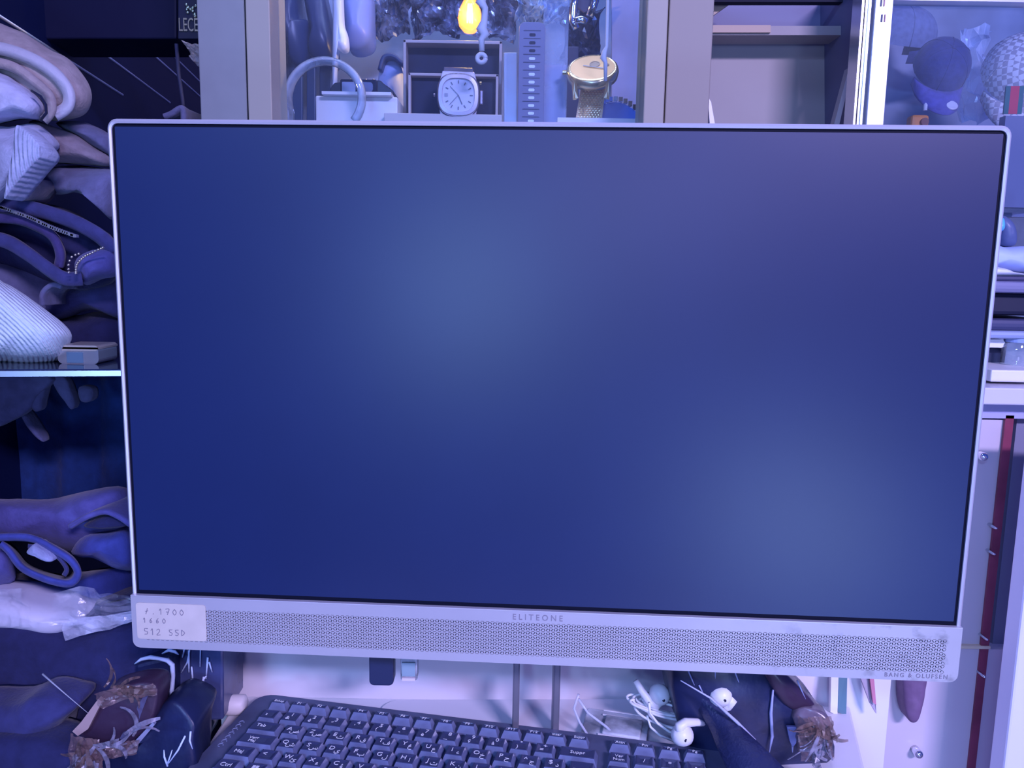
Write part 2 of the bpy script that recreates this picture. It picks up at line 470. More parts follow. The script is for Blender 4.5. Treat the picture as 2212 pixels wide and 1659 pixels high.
MB().box((0, YB + .0016, HB - .0002), (W, .0032, .0006)).build('bar_top_edge', m_silver, bar)
b = MB()
def slot_tri(Av, Bv, Cv):
    vs = []; walls = []
    T = [Av, Bv, Cv]; cen = (Av + Bv + Cv) / 3
    for i in range(3):
        p, q = T[i], T[(i + 1) % 3]; d = q - p; n = (cen - (p + q) / 2).normalized() * .00029
        a, e = p + d * .20, p + d * .80
        vs += [p, a, a + n + d * .04, e + n - d * .04, e]
        walls += [(5 * i + 1, 5 * i + 2), (5 * i + 2, 5 * i + 3), (5 * i + 3, 5 * i + 4)]
    o = len(b.v); nn = len(vs)
    b.v += [tuple(v) for v in vs] + [tuple(v + Vector((0, .0010, 0))) for v in vs]
    b.f.append(tuple(o + i for i in range(nn)))
    for i, j in walls: b.f.append((o + i, o + j, o + nn + j, o + nn + i))
ncol = int((gx1 - gx0) / PT)
px_ = (gx1 - gx0) / ncol
for r_ in range(NR):
    zt_, zb_ = gz1 - r_ * RH, gz1 - (r_ + 1) * RH
    def tp(i): return Vector((gx0 + (i + (.5 if r_ % 2 else 0)) * px_, YB, zt_))
    def bt(i): return Vector((gx0 + (i + (0 if r_ % 2 else .5)) * px_, YB, zb_))
    if r_ % 2 == 0:
        for i in range(ncol):
            slot_tri(tp(i), tp(i + 1), bt(i))
            if i < ncol - 1: slot_tri(bt(i), tp(i + 1), bt(i + 1))
        b.add([tp(0), bt(0), Vector((gx0, YB, zb_))], [(0, 1, 2)]); b.add([tp(ncol), bt(ncol - 1), Vector((gx1, YB, zb_))], [(0, 1, 2)])
    else:
        for i in range(ncol):
            slot_tri(bt(i), tp(i), bt(i + 1))
            if i < ncol - 1: slot_tri(tp(i), tp(i + 1), bt(i + 1))
        b.add([bt(0), tp(0), Vector((gx0, YB, zt_))], [(0, 1, 2)]); b.add([bt(ncol), tp(ncol - 1), Vector((gx1, YB, zt_))], [(0, 1, 2)])
g = b.build('speaker_grille', m_bar, bar); g['kind'] = 'stuff'; g['label'] = 'grille of tiny slots in a triangle pattern'
MB().box(((gx0 + gx1) / 2, -.0012, (gz0 + gz1) / 2), (gx1 - gx0 - .001, .0015, gz1 - gz0 - .001)).build('grille_backing', m_dark, bar)
# smudges of grime on the bar
text('ELITEONE', .0056, m_print, 'bar_lettering', bar, (.0015, YB - .0001, HB - .0045), space=1.55, squash=.92)
text('BANG & OLUFSEN', .0041, m_print, 'bar_lettering', bar, (W / 2 - .0095 - .0165, YB - .0001, .0034), space=1.36, squash=.92)
# sticker with pen writing
st = empty('price_sticker', (0, 0, 0), label='beige paper sticker with handwritten specifications on the speaker bar', cat='sticker')
st.matrix_world = Matrix.Translation(mon.location) @ Matrix.Rotation(math.radians(-2.985), 4, 'Z')
sx0, sx1, sz0, sz1 = -W / 2 + .0035, -W / 2 + .0510, .0066, .0320
m_paper = mat('aged_paper', (.60, .52, .46), .8, noise_amt=.1, noise_scale=60)
MB().prism(rrect(sx0, sz0, sx1, sz1, .002, y=YB - .0004), (0, .0004, 0)).build('paper', m_paper, st)
STY = YB - .0006
def pen(strokes, x, z, s):
    for sc in strokes:
        pts = [Vector((x + px * s, STY, z + pz * s)) for px, pz in sc]
        if len(pts) > 2: pts = smooth_pts(pts, False, 4)
        b.tube(pts, .00022, 5)
GL = {'7': [[(0, 1), (.6, 1), (.25, 0)], [(.1, .5), (.5, .5)]], '.': [[(.2, .05), (.3, .1)]], '1': [[(.1, .7), (.35, 1), (.35, 0)]],
      '0': [[(.3, 1), (0, .5), (.3, 0), (.6, .5), (.3, 1)]], '6': [[(.5, 1), (.1, .5), (.2, 0), (.5, .2), (.3, .5), (.1, .3)]],
      '5': [[(.6, 1), (.1, 1), (.1, .6), (.5, .5), (.5, .1), (.05, .05)]], '2': [[(.05, .8), (.4, 1), (.5, .6), (.05, 0), (.6, .05)]],
      'S': [[(.6, .95), (.1, .9), (.2, .55), (.55, .4), (.4, 0), (.05, .1)]], 'D': [[(.1, 0), (.1, 1)], [(.1, 1), (.6, .5), (.1, 0)]], ' ': [],
      'l': [[(.35, 1), (.35, 0)]], 't': [[(.5, 1), (.2, 0)], [(.1, .45), (.6, .6)]]}
b = MB()
for line, zz, x0, s, adv in (('t.1700', .0243, sx0 + .006, .0040, 1.20), ('1660', .0182, sx0 + .0045, .0033, 1.35), ('512 SSD', .0098, sx0 + .005, .0042, 1.0)):
    x = x0
    for ch in line:
        pen(GL[ch], x, zz, s); x += s * adv
b.build('handwriting', m_ink, st)
# stand
sd = empty('computer_stand', (.024, .60, TZ), label='silver stand with an open two-post neck holding the computer', cat='stand')
bp_ = []
for (cx, cy, a0) in ((.150, .040, 0), (-.115, .030, 90), (-.110, -.150, 180), (.145, -.150, 270)):
    for i in range(7):
        a = math.radians(a0 + 15 * i); bp_.append(Vector((cx + .016 * math.cos(a), cy + .016 * math.sin(a), 0)))
MB().prism(bp_, (0, 0, .003)).build('base_plate', mat('stand_base_white', (.80, .77, .82), .4), sd, bevel=.001)
m_post = mat('post_grey', (.30, .29, .35), .35, metal=.6)
for x in (-.0165, .0155):
    MB().box((x, -.002, .085), (.0052, .022, .165)).build('neck_post', m_post, sd, bevel=.001)
MB().box((0, -.012, .166), (.045, .03, .012)).build('neck_bridge', m_post, sd, bevel=.001)
MB().box((0, -.039, .166), (.05, .034, .05)).build('mount_arm', m_post, sd, bevel=.001)
# plugs hanging from the rear ports
def plug(px0, px1, py1, Y, M, name, label, r=.0035):
    a, c2 = A(px0, 1420, Y), A(px1, py1, Y)
    e = empty(name, ((a.x + c2.x) / 2, Y, c2.z), label=label, cat='plug')
    wv = (c2.x - a.x)
    MB().prism(rrect(-wv / 2, 0, wv / 2, .055, r, corners=(0, 0, 1, 1)), (0, .011, 0)).build('plug_body', M, e, bevel=.0008)
    return e
e = plug(797, 850, 1482, .535, mat('plug_navy', (.010, .018, .07), .4), 'power_plug', 'dark rounded power plug hanging below the computer')
MB().tube([Vector((0, .005, .05)), Vector((0, .008, .09)), Vector((0, .03, .14))], .003, 8).build('cable', m_black, e, smooth=True)
e = plug(865, 901, 1470, .535, glass_mat('plug_clear', .6, (.7, .8, .85), hscale=60), 'network_plug', 'small translucent network plug hanging beside the dark power plug', .001)
MB().box((0, -.0008, .0015), (.0095, .002, .0022)).build('metal_lip', mat('lip', (.7, .6, .65), .4), e)
MB().box((0, -.0008, .009), (.0095, .0012, .010)).build('latch', mat('plug_green', (.25, .36, .42), .4), e)
MB().tube([Vector((0, .005, .05)), Vector((0, .008, .09)), Vector((0, .03, .14))], .0025, 8).build('cable', m_rubber, e, smooth=True)

# ------------------------------------------------------------------ keyboard
U, V = .01848, .01663
kb = empty('keyboard', (-.1893, .5905, TZ), (0, 0, math.radians(-10.3)), 'black french and arabic keyboard with glossy keys below the screen', 'keyboard')
KZ = .0205                     # key top height above the table
m_kb = mat('keyboard_case', (.12, .14, .25), .3, noise_amt=.35, noise_scale=30)
m_key = mat('key_plastic', (.045, .055, .13), .28)
m_keys = mat('key_skirt', (.20, .24, .42), .2, noise_amt=.4, noise_scale=60)
kbout = []
for (cx, cy, a0, r) in ((18.9 * U, 1.55 * V, 0, .012), (-.9 * U, 1.55 * V, 90, .014), (-1.0 * U, -5.4 * V, 180, .014), (18.9 * U, -5.4 * V, 270, .012)):
    for i in range(6):
        a = math.radians(a0 + 18 * i); kbout.append(Vector((cx + r * math.cos(a), cy + r * math.sin(a), 0)))
kc = sum(kbout, Vector()) / len(kbout)
for x_, y_ in ((0, 0), (18 * U, 0), (0, -5 * V), (18 * U, -5 * V)):
    MB().box((x_, y_, .0034 + .001), (.02, .008, .002)).build('rubber_foot', m_black, kb)
b = MB(); b.rings([[p + Vector((0, 0, .0045)) for p in kbout], [p + Vector((0, 0, .010)) for p in kbout], [kc + (p - kc) * .985 + Vector((0, 0, .0135)) for p in kbout]])
b.build('keyboard_case', m_kb, kb)
KM = {}
def key_mesh(wu, dv):
    k_ = (round(wu, 2), round(dv, 2))
    if k_ in KM: return KM[k_]
    hw, hd = wu * U / 2 - .0005, dv * V / 2 - .0005
    tw, td = hw - .0026, hd - .0022
    b = MB(); rs = []
    for (x, d, z, y) in ((hw, hd, .0105, 0), (hw - .0004, hd - .0004, .0150, 0), (tw, td, KZ - .0003, .0006), (tw - .0008, td - .0008, KZ, .0006), (tw * .5, td * .5, KZ - .0008, .0006)):
        rs.append([Vector((sx * x, sy * d + y, z)) for sx, sy in ((-1, -1), (1, -1), (1, 1), (-1, 1))])
    b.rings(rs)
    me_o = b.build('key', None)
    me = me_o.data; bpy.data.objects.remove(me_o)
    me.materials.append(m_key); me.materials.append(m_keys)
    for p in me.polygons:
        zc_ = sum(me.vertices[i].co.z for i in p.vertices) / len(p.vertices)
        p.material_index = 0 if zc_ > KZ - .0012 else 1
    KM[k_] = me
    return me
def legend(s, size, x, y, k_):
    t = text(s, size, m_legend, 'legend', k_, (x, y, KZ + .0001), rot=(0, 0, 0), depth=.00008, bold=.0)
    return t
def key(u, v, wu, dv, leg):
    o = bpy.data.objects.new('key', key_mesh(wu, dv)); COL.objects.link(o); o.parent = kb
    o.location = (u * U, -v * V, 0)
    for (s, size, x, y) in leg: legend(s, size, x, y, o)
AR = dict(zip('AZERTYUIOP^$QSDFGHJKLMùWXCVBN,;:!', 'ضصثقفغعهخحجدشسيبلاتنمكطئءؤرةىةوزظ'))
frow = ['Echap'] + ['F%d' % i for i in range(1, 13)] + ['Inser', 'Suppr']
for i, s in enumerate(frow):
    key(-.05 + i * .955, -1.15, .92, .62, [(s, .0042 if len(s) < 4 else .0036, 0, .0004)])
for i, s in enumerate(('Attn', 'Fin', 'Pg', 'Pg')):
    key(15.0 + i, -1.15, .95, .62, [(s, .004, 0, .0004)])
num = [('²', ''), ('&', '1'), ('é', '2'), ('"', '3'), ("'", '4'), ('(', '5'), ('-', '6'), ('è', '7'), ('_', '8'), ('ç', '9'), ('à', '0'), (')', '°'), ('=', '+')]
for i, (a, c2) in enumerate(num):
    key(i, 0, 1, 1, [(a, .0058, -.0018, -.0018), (c2, .0058, .0005 if c2 else 0, .0028)][:2 if c2 else 1])
key(13.35, 0, 1.7, 1, [('Suppr', .0048, 0, 0)])
key(.25, 1, 1.5, 1, [('Tab', .0052, -.003, .001)])
for i, ch in enumerate('AZERTYUIOP^$'): key(1.5 + i, 1, 1, 1, [(ch, .0062, -.0022, .0010), (AR[ch], .006, .0028, -.0015)])
key(13.6, 1.5, 1.2, 2, [('Entrée', .0045, 0, .004)])
key(.4, 2, 1.75, 1, [('Verr', .0042, -.003, .0012), ('Maj', .0042, -.003, -.0026)])
for i, ch in enumerate('QSDFGHJKLMù'): key(1.75 + i, 2, 1, 1, [(ch, .0062, -.0022, .0010), (AR[ch], .006, .0028, -.0015)])
key(12.52, 2, .95, 1, [('*', .0062, 0, 0)])
key(.15, 3, 1.3, 1, [('Maj', .0052, -.001, 0)])
for i, ch in enumerate('<WXCVBN,;:!'): key(1.3 + i, 3, 1, 1, [(ch, .0062, -.0022, .0010)] + ([(AR[ch], .006, .0028, -.0015)] if ch in AR else []))
key(13.2, 3, 2.0, 1, [('Maj', .0052, 0, 0)])
key(.05, 4, 1.15, 1, [('Ctrl', .0055, 0, 0)])
k_ = key(1.25, 4, 1.1, 1, [])
key(2.4, 4, 1.1, 1, [('Alt', .005, 0, 0)])
key(5.9, 4, 5.8, 1, [])
key(9.5, 4, 1.2, 1, [('Alt', .005, 0, 0)]); key(10.75, 4, 1.2, 1, [('Fn', .005, 0, 0)]); key(12.0, 4, 1.2, 1, [('Ctrl', .005, 0, 0)]); key(13.4, 4, 1.4, 1, [('<', .005, 0, 0)])
NP = [[('Ver', 'Num'), '/', '*', '-'], ['7', '8', '9', '+'], ['4', '5', '6', None], ['1', '2', '3', 'Ent'], ['0', None, '.', None]]
for r_, row in enumerate(NP):
    for c_, s in enumerate(row):
        if not s: continue
        wu = 2.0 if s == '0' else 1; dv = 2.0 if s in ('+', 'Ent') else 1
        lg = [(s[0], .0042, 0, .002), (s[1], .0042, 0, -.002)] if isinstance(s, tuple) else [(s, .0058, 0, 0)]
        key(15.0 + c_ + (wu - 1) / 2, r_ + (dv - 1) / 2, wu, dv, lg)
# windows-style key emblem: four small squares
b = MB()
for ix in (-1, 1):
    for iy in (-1, 1): b.box((1.25 * U + ix * .0013, -4 * V + iy * .0013 + .0006, KZ + .0002), (.0022, .0022, .0002))
b.build('key_emblem', m_legend, kb)
# ripple shaped emblem printed on the case edge
b = MB()
for i in range(7):
    y = -.3 * V - i * .0052
    b.tube([Vector((-1.15 * U + .002 * math.cos(t * .7), y + .002 * math.sin(t * .7), .0136)) for t in range(8)], .00035, 5)
b.build('case_print', mat('case_print', (.25, .29, .45), .4), kb)

# ------------------------------------------------------------------ clothes on the left rack
def cloth(name, col, wave=0.0, ws=260, wd='X', rough=.85, amt=.25, ns=90):
    return mat(name, col, rough, spec=.2, noise_amt=amt, noise_scale=ns, bump=.35, bump_scale=350, wave=wave, wave_scale=ws, wave_dir=wd, sheen=.15)
c_taupe = cloth('cloth_taupe', (.40, .34, .36)); c_taupe2 = cloth('cloth_taupe_dark', (.26, .22, .27))
c_denim = cloth('cloth_light_denim', (.42, .46, .66)); c_rib = cloth('cloth_ribbed_denim', (.46, .52, .74), wave=.9, ws=95, wd='X')
c_grey = cloth('cloth_slate', (.13, .14, .27)); c_navy = cloth('cloth_navy', (.045, .05, .17)); c_navy2 = cloth('cloth_dark_navy', (.022, .026, .10))
c_viol = cloth('cloth_violet_blue', (.10, .10, .34)); c_pale = cloth('cloth_pale_blue_twill', (.70, .86, 1.0), wave=.7, ws=150, wd='DIAGONAL', amt=.12)
c_indigo = cloth('cloth_indigo', (.055, .075, .33)); c_black = cloth('cloth_black', (.010, .014, .05))
RG = 'clothes stacked on the glass shelf'
def garment(name, label, cat='garment', group=RG): return empty(name, label=label, cat=cat, group=group)
g = garment('folded_trousers', 'taupe folded trousers at the very top of the stack with a wide rounded fold', 'trousers')
pillow([(-90, 40), (20, 52), (75, 80), (112, 104), (152, 125), (186, 165), (202, 205), (196, 236), (175, 255), (130, 263), (60, 262), (-90, 262)], .66, .14, 'outer_fold', c_taupe, g, wr=.003, seed=1, lean=L_)
sheet([(-60, 92), (20, 110), (80, 135), (125, 165), (150, 200), (148, 232), (120, 252)], .652, .10, .010, 'inner_fold', mat('cloth_grey_sheen', (.45, .45, .55), .6, sheen=.3, bump=.3, bump_scale=300), g, seed=2, lean=L_)
sheet([(-60, 128), (20, 145), (75, 175), (108, 205), (112, 240), (95, 262)], .648, .08, .008, 'lining', c_taupe, g, seed=3, lean=L_)
g = garment('rolled_shirt', 'pale blue rolled shirt tucked inside the taupe trousers', 'shirt')
pillow([(-90, 140), (0, 152), (40, 175), (76, 200), (98, 226), (98, 246), (84, 260), (40, 258), (0, 266), (-90, 285)], .632, .12, 'roll', cloth('cloth_pale_denim', (.55, .58, .80)), g, wr=.002, seed=5, lean=L_)
b = MB(); b.tube([A(x, y, .636) for x, y in ((68, 196), (88, 208), (99, 226), (100, 244), (86, 261))], .0011, 6); b.build('dark_seam', c_black, g, smooth=True)
g = garment('ribbed_jeans', 'light denim jeans with a ribbed knee panel below the rolled shirt', 'jeans')
pillow([(-90, 280), (10, 268), (62, 260), (96, 272), (128, 308), (112, 330), (78, 355), (40, 395), (0, 440), (-90, 500)], .625, .14, 'leg_fold', c_denim, g, wr=.003, seed=8, lean=L_)
pillow([(28, 272), (45, 276), (80, 312), (84, 335), (60, 362), (18, 412), (4, 428), (12, 380), (24, 320)], .615, .03, 'ribbed_panel', c_rib, g, wr=.0004, seed=9, front=.12)
g = garment('folded_sweater', 'taupe brown folded sweater end beside the ribbed jeans', 'sweater')
pillow([(60, 258), (115, 272), (165, 288), (205, 318), (240, 340), (240, 362), (190, 358), (140, 355), (90, 350), (60, 330)], .67, .14, 'fold', c_taupe2, g, wr=.004, seed=11, lean=L_)
g = garment('folded_shirt', 'slate blue folded shirt end behind the taupe brown sweater', 'shirt')
pillow([(110, 262), (165, 258), (215, 275), (250, 300), (255, 345), (210, 330), (160, 295)], .69, .14, 'fold', c_grey, g, wr=.003, seed=12, lean=L_)
g = garment('folded_jeans', 'slate grey folded jeans hanging over navy layers in the middle of the stack', 'jeans')
pillow([(58, 392), (95, 362), (145, 355), (250, 368), (262, 430), (255, 480), (225, 450), (165, 415), (120, 420), (80, 412)], .66, .14, 'fold', c_grey, g, wr=.005, seed=13, lean=L_)
sheet([(55, 405), (62, 385), (75, 400), (60, 425), (40, 430)], .65, .03, .004, 'torn_edge', c_taupe2, g, seed=14)
g = garment('zip_jacket', 'dark navy folded jacket with an open zip and rounded collar fold', 'jacket')
pillow([(-90, 420), (40, 430), (120, 440), (190, 470), (255, 520), (262, 600), (200, 640), (120, 620), (-90, 560)], .674, .12, 'body', c_navy2, g, wr=.003, seed=15, lean=L_)
sheet([(-60, 445), (30, 444), (90, 455), (160, 480), (215, 512), (246, 545)], .655, .07, .012, 'upper_layer', c_navy, g, seed=16, lean=L_)
sheet([(-60, 470), (30, 472), (80, 490), (115, 515), (130, 550), (128, 578)], .648, .06, .008, 'collar_fold', cloth('cloth_plum', (.05, .04, .15)), g, seed=17, lean=L_)
sheet([(-60, 505), (10, 520), (60, 548), (105, 582), (140, 603), (178, 602)], .64, .06, .011, 'lower_layer', c_navy, g, seed=18, lean=L_)
b = MB()
P = smooth_pts([A(4, 448, .645), A(60, 468, .645), (A(110, 490, .645)), A(164, 510, .645)], False, 12)
for p in P: b.box(p, (.0026, .004, .0022))
b.build('zip', m_alu, g)
g = garment('beaded_blouse', 'violet blue blouse bunched at the shelf stack with gold bead trim', 'blouse')
pillow([(160, 575), (175, 552), (215, 540), (250, 545), (255, 590), (215, 605), (180, 618), (165, 600)], .64, .09, 'bunch', c_viol, g, wr=.004, seed=20, lean=L_)
m_bead = mat('gold_bead', (.75, .65, .55), .25, metal=.9)
for path in ([(222, 535), (200, 545), (180, 556), (166, 572), (164, 590)], [(170, 548), (155, 555), (148, 572), (149, 588)]):
    P = smooth_pts([A(x, y, .628) for x, y in path], False, 4)
    for p in P[::2] if path[0][0] < 200 else P:
        MB().lathe([(.0001, -.001), (.0008, -.0007), (.0011, 0), (.0008, .0007), (.0001, .001)], p, n=8).build('bead', m_bead, g, smooth=True)
g = garment('crumpled_scarf', 'grey blue crumpled scarf below the zip jacket', 'scarf')
pillow([(-90, 560), (0, 560), (55, 575), (105, 598), (142, 625), (135, 665), (90, 690), (-90, 690)], .675, .10, 'bunch', c_grey, g, wr=.009, ws=55, seed=22, lean=L_)
sheet([(92, 660), (92, 635), (110, 618), (130, 622)], .655, .03, .004, 'hem', c_grey, g, seed=23)
g = garment('folded_coat', 'dark violet navy folded coat lying flat at the bottom of the stack', 'coat')
pillow([(60, 620), (140, 612), (230, 600), (270, 625), (275, 690), (200, 670), (140, 690), (60, 700)], .69, .12, 'upper_fold', c_navy, g, wr=.003, seed=24, lean=L_)
pillow([(60, 690), (150, 680), (215, 672), (275, 690), (280, 770), (200, 782), (60, 782)], .70, .10, 'lower_fold', c_navy2, g, wr=.003, seed=25, lean=L_)
g = garment('twill_trousers', 'bright pale blue twill trousers with a big rounded fold at the shelf edge', 'trousers')
pillow([(-120, 545), (0, 600), (42, 624), (96, 664), (141, 700), (159, 726), (152, 752), (128, 786), (60, 795), (0, 790), (-120, 790)], .60, .12, 'fold', c_pale, g, wr=.001, ws=15, seed=26, lean=L_, front=.5)
# glass shelf and its bracket
SHZ = A(100, 796, .60).z
rk = empty('wall_shelf', label='dark glass shelf with a bright edge carrying the clothes', cat='shelf')
sy0 = .585
b = MB().prism([Vector((-.475, sy0 - .01, SHZ)), Vector((-.24, sy0 + .03, SHZ)), Vector((-.30, .84, SHZ)), Vector((-.515, .84, SHZ))], (0, 0, -.006)).build('shelf_board', mat('smoked_glass', (.012, .02, .06), .08, coat=.5), rk)
b = MB().prism([Vector((-.475, sy0 - .0125, SHZ - .0052)), Vector((-.24, sy0 + .0275, SHZ - .0052)), Vector((-.24, sy0 + .030, SHZ - .0052)), Vector((-.475, sy0 - .01, SHZ - .0052))], (0, 0, .0042)).build('edge_strip', m_alu, rk)
b = MB().box((-.485, .75, SHZ - .02), (.04, .012, .026)).build('bracket', m_alu, rk)
tn = empty('tin_box', tuple(A(180, 790, .63)), label='small silver tin box with rounded corners on the glass shelf', cat='box')
tn.location.z = SHZ
MB().prism(rrect(-.020, 0, .0125, .0145, .004), (0, .03, 0)).build('tin_body', m_alu, tn)
MB().prism(rrect(-.0205, .0105, .013, .0150, .003, y=-.0006), (0, .0312, 0)).build('lid', mat('tin_lid', (.6, .55, .5), .3, metal=.5), tn)
MB().box((-.006, -.0004, .0052), (.013, .0008, .0085)).build('printed_label', mat('teal_print', (.08, .16, .25), .5), tn)
# hanging fringe below the shelf
g = empty('torn_fabric', label='greyish torn fabric strips hanging under the glass shelf', cat='fabric')
for i, pts in enumerate(([(-60, 812), (100, 815), (70, 860), (40, 900), (-60, 930)], [(40, 812), (95, 815), (85, 870), (80, 888), (66, 890), (55, 860)], [(105, 815), (135, 818), (152, 870), (146, 886), (135, 872), (115, 845)],
                         [(165, 838), (190, 840), (193, 862), (182, 872), (168, 866)], [(25, 865), (36, 870), (86, 948), (78, 950), (50, 915)])):
    pillow(pts, .70 + .004 * i, .015, 'fabric_strip', cloth('cloth_fringe', (.10, .11, .24)), g, wr=.002, seed=30 + i)
g = empty('navy_shade_sheet', label='dark navy sheet added as the shade behind the lower clothes pile', cat='backdrop')  # added sheet, its blue paints the shaded void under the shelf
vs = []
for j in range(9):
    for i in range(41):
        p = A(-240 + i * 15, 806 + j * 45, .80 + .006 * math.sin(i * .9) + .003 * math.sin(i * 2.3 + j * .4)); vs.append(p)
o = MB().add(vs, [(j * 41 + i, j * 41 + i + 1, (j + 1) * 41 + i + 1, (j + 1) * 41 + i) for j in range(8) for i in range(40)]).build('shade_sheet', cloth('shade_deep_blue', (.010, .036, .17)), g, smooth=True)
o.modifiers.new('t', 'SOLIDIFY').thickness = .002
# lower pile
LG = 'clothes piled below the glass shelf'
g = empty('folded_hoodie', label='violet indigo folded hoodie on top of the lower pile', cat='hoodie', group=LG)
pillow([(-90, 1085), (0, 1078), (100, 1080), (180, 1060), (285, 1050), (300, 1140), (240, 1175), (150, 1200), (60, 1170), (-90, 1170)], .64, .14, 'fold', c_viol, g, wr=.004, seed=40, lean=L_)
sheet([(150, 1142), (190, 1118), (225, 1108), (255, 1118), (280, 1135)], .622, .05, .005, 'hem', c_viol, g, seed=41)
pillow([(168, 1142), (205, 1122), (240, 1118), (272, 1138), (235, 1148), (195, 1148)], .626, .03, 'pocket_lining', c_navy2, g, wr=.001, seed=42)
g = empty('loose_jeans', label='indigo jeans leg draped with a soft end below the hoodie', cat='jeans', group=LG)
pillow([(150, 1190), (185, 1152), (235, 1146), (288, 1140), (300, 1230), (250, 1240), (200, 1208), (170, 1205)], .628, .12, 'leg_fold', c_indigo, g, wr=.004, seed=43, lean=L_)
g = empty('rolled_jeans', label='indigo jeans rolled into an open loop with a torn end', cat='jeans', group=LG)
sheet([(-60, 1160), (20, 1160), (70, 1165), (115, 1185), (152, 1208), (168, 1235), (160, 1255), (140, 1260), (95, 1248), (50, 1225), (20, 1190), (0, 1175)], .60, .08, .0065, 'loop', c_indigo, g, seed=44, lean=L_)
sheet([(60, 1180), (90, 1185), (120, 1200), (145, 1228), (140, 1245)], .605, .06, .004, 'inner_layer', c_navy, g, seed=45, lean=L_)
pillow([(42, 1198), (60, 1180), (75, 1190), (100, 1215), (92, 1222), (60, 1208)], .592, .02, 'torn_end', cloth('cloth_frayed', (.35, .40, .66)), g, wr=.004, seed=46)
pillow([(-90, 1175), (0, 1178), (20, 1190), (30, 1230), (20, 1265), (-90, 1270)], .61, .10, 'leg_fold', c_viol, g, wr=.003, seed=47, lean=L_)
g = empty('flat_jeans', label='dark indigo jeans lying flat under the rolled jeans', cat='jeans', group=LG)
pillow([(-90, 1240), (100, 1250), (200, 1230), (300, 1225), (305, 1330), (150, 1330), (-90, 1310)], .65, .14, 'fold', cloth('cloth_indigo_dark', (.03, .045, .22)), g, wr=.004, seed=48, lean=L_)
g = empty('plastic_bag', label='white packet in a crumpled clear plastic bag on the lower pile', cat='bag')
pillow([(-90, 1300), (0, 1306), (40, 1318), (90, 1332), (120, 1345), (150, 1356), (128, 1376), (95, 1386), (50, 1378), (-90, 1350)], .60, .05, 'white_packet', mat('white_packet', (.68, .68, .82), .4), g, wr=.002, seed=50)
m_film = film('clear_film', (.75, .80, 1.0), .02, .28, 26)
crumple([(-60, 1270), (285, 1285), (290, 1345), (-60, 1360)], .592, 'film', m_film, g, amp=.010, n=22, ny=8, seed=51)
crumple([(130, 1345), (290, 1320), (285, 1345), (140, 1382)], .595, 'film_edge', film('clear_film_milky', (.8, .82, 1.0), .25, .7, 40), g, amp=.004, n=12, ny=4, seed=52)
g = empty('dark_cloth_heap', label='large dark navy cloth heap in the bottom left corner', cat='cloth')
pillow([(-150, 1340), (100, 1372), (300, 1340), (420, 1400), (400, 1560), (340, 1720), (-150, 1720)], .585, .10, 'heap', c_navy2, g, wr=.006, ws=20, seed=53, front=.6)
pillow([(-150, 1560), (0, 1545), (60, 1522), (120, 1530), (150, 1545), (100, 1600), (60, 1720), (-150, 1720)], .545, .05, 'fold', c_navy, g, wr=.004, ws=25, seed=54)
pillow([(-80, 1620), (60, 1610), (150, 1640), (240, 1720), (-80, 1720)], .53, .04, 'fold', c_navy2, g, wr=.004, ws=25, seed=55)
b = MB(); b.tube([A(92, 1456, .55), A(125, 1485, .545), A(160, 1515, .542), A(192, 1542, .54)], [.0008, .0005, .0003, .0002], 6)
b.build('drawstring', mat('string_grey', (.4, .42, .5), .6), g, smooth=True)
bn = empty('low_bench', (-.36, .58, 0), label='dark low bench under the navy cloth heap', cat='bench')
MB().box((0, 0, TZ - .07), (.24, .26, .025)).build('bench_top', m_void, bn)
for sx in (-.09, .09):
    for sy in (-.11, .11): MB().box((sx, sy, (TZ - .08) / 2), (.03, .03, TZ - .08)).build('leg', m_void, bn)

# black bag and lettered card at the top left
g = empty('black_paper_bag', label='black paper bag hanging at the top left above the trousers', cat='bag')
boxpx(-60, -120, 381, 84, .93, .08, MB()).build('bag_body', mat('bag_black', (.006, .009, .042), .6, spec=.2, bump=.2, bump_scale=30), g, bevel=.002)
MB().tube([A(381, 95, .925), A(386, 160, .925), A(394, 215, .92), A(398, 262, .92)], .0022, 8).build('handle_cord', mat('cord_dark', (.05, .06, .14), .6), g, smooth=True)
g = empty('lettered_black_box', label='black box with silver studded emblem and letters beside the cabinet post', cat='box')
m_card = mat('black_card', (.02, .026, .07), .35)
boxpx(384, -100, 470, 84, .90, .06, MB()).build('box_body', m_card, g, bevel=.001)
m_stud = mat('silver_stud', (.70, .80, .62), .2, metal=.9)
pt = A(384, 55, .899)
text('LECES', .0195, m_stud, 'lettering', g, tuple(pt + Vector((.001, -.0006, 0))), align='LEFT', depth=.0006, squash=.50)
for (x, y) in ((402, 10), (406, 16), (411, 20), (416, 24), (420, 31), (422, 13), (416, 17), (405, 27), (403, 20), (421, 35)):
    c = A(x, y, .8985)
    MB().lathe([(.0018, 0), (.0014, -.0008), (.0002, -.0012)], c, axis='Y', n=10).build('stud', m_stud, g, smooth=True)
g = empty('crumpled_wrapper', label='crumpled whitish plastic wrapper below the lettered box', cat='wrapper')
crumple([(396, 84), (450, 100), (450, 165), (405, 118)], .86, 'wrapper_film', film('wrapper_film', (.80, .74, .78), .5, .9, 40), g, amp=.012, n=10, seed=60)
g = empty('cloth_tip', label='small folded grey cloth tip just above the computer corner', cat='cloth')
sheet([(352, 250), (368, 244), (388, 232), (394, 240), (395, 275)], .80, .06, .006, 'cloth_fold', c_grey, g, seed=61)

# ------------------------------------------------------------------ things in the watch cabinet
def on_shelf(px, Y): p = A(px, 262, Y); return Vector((p.x, Y, ZS))
def hgt(py, Y): return A(1000, py, Y).z - ZS
YW = .85
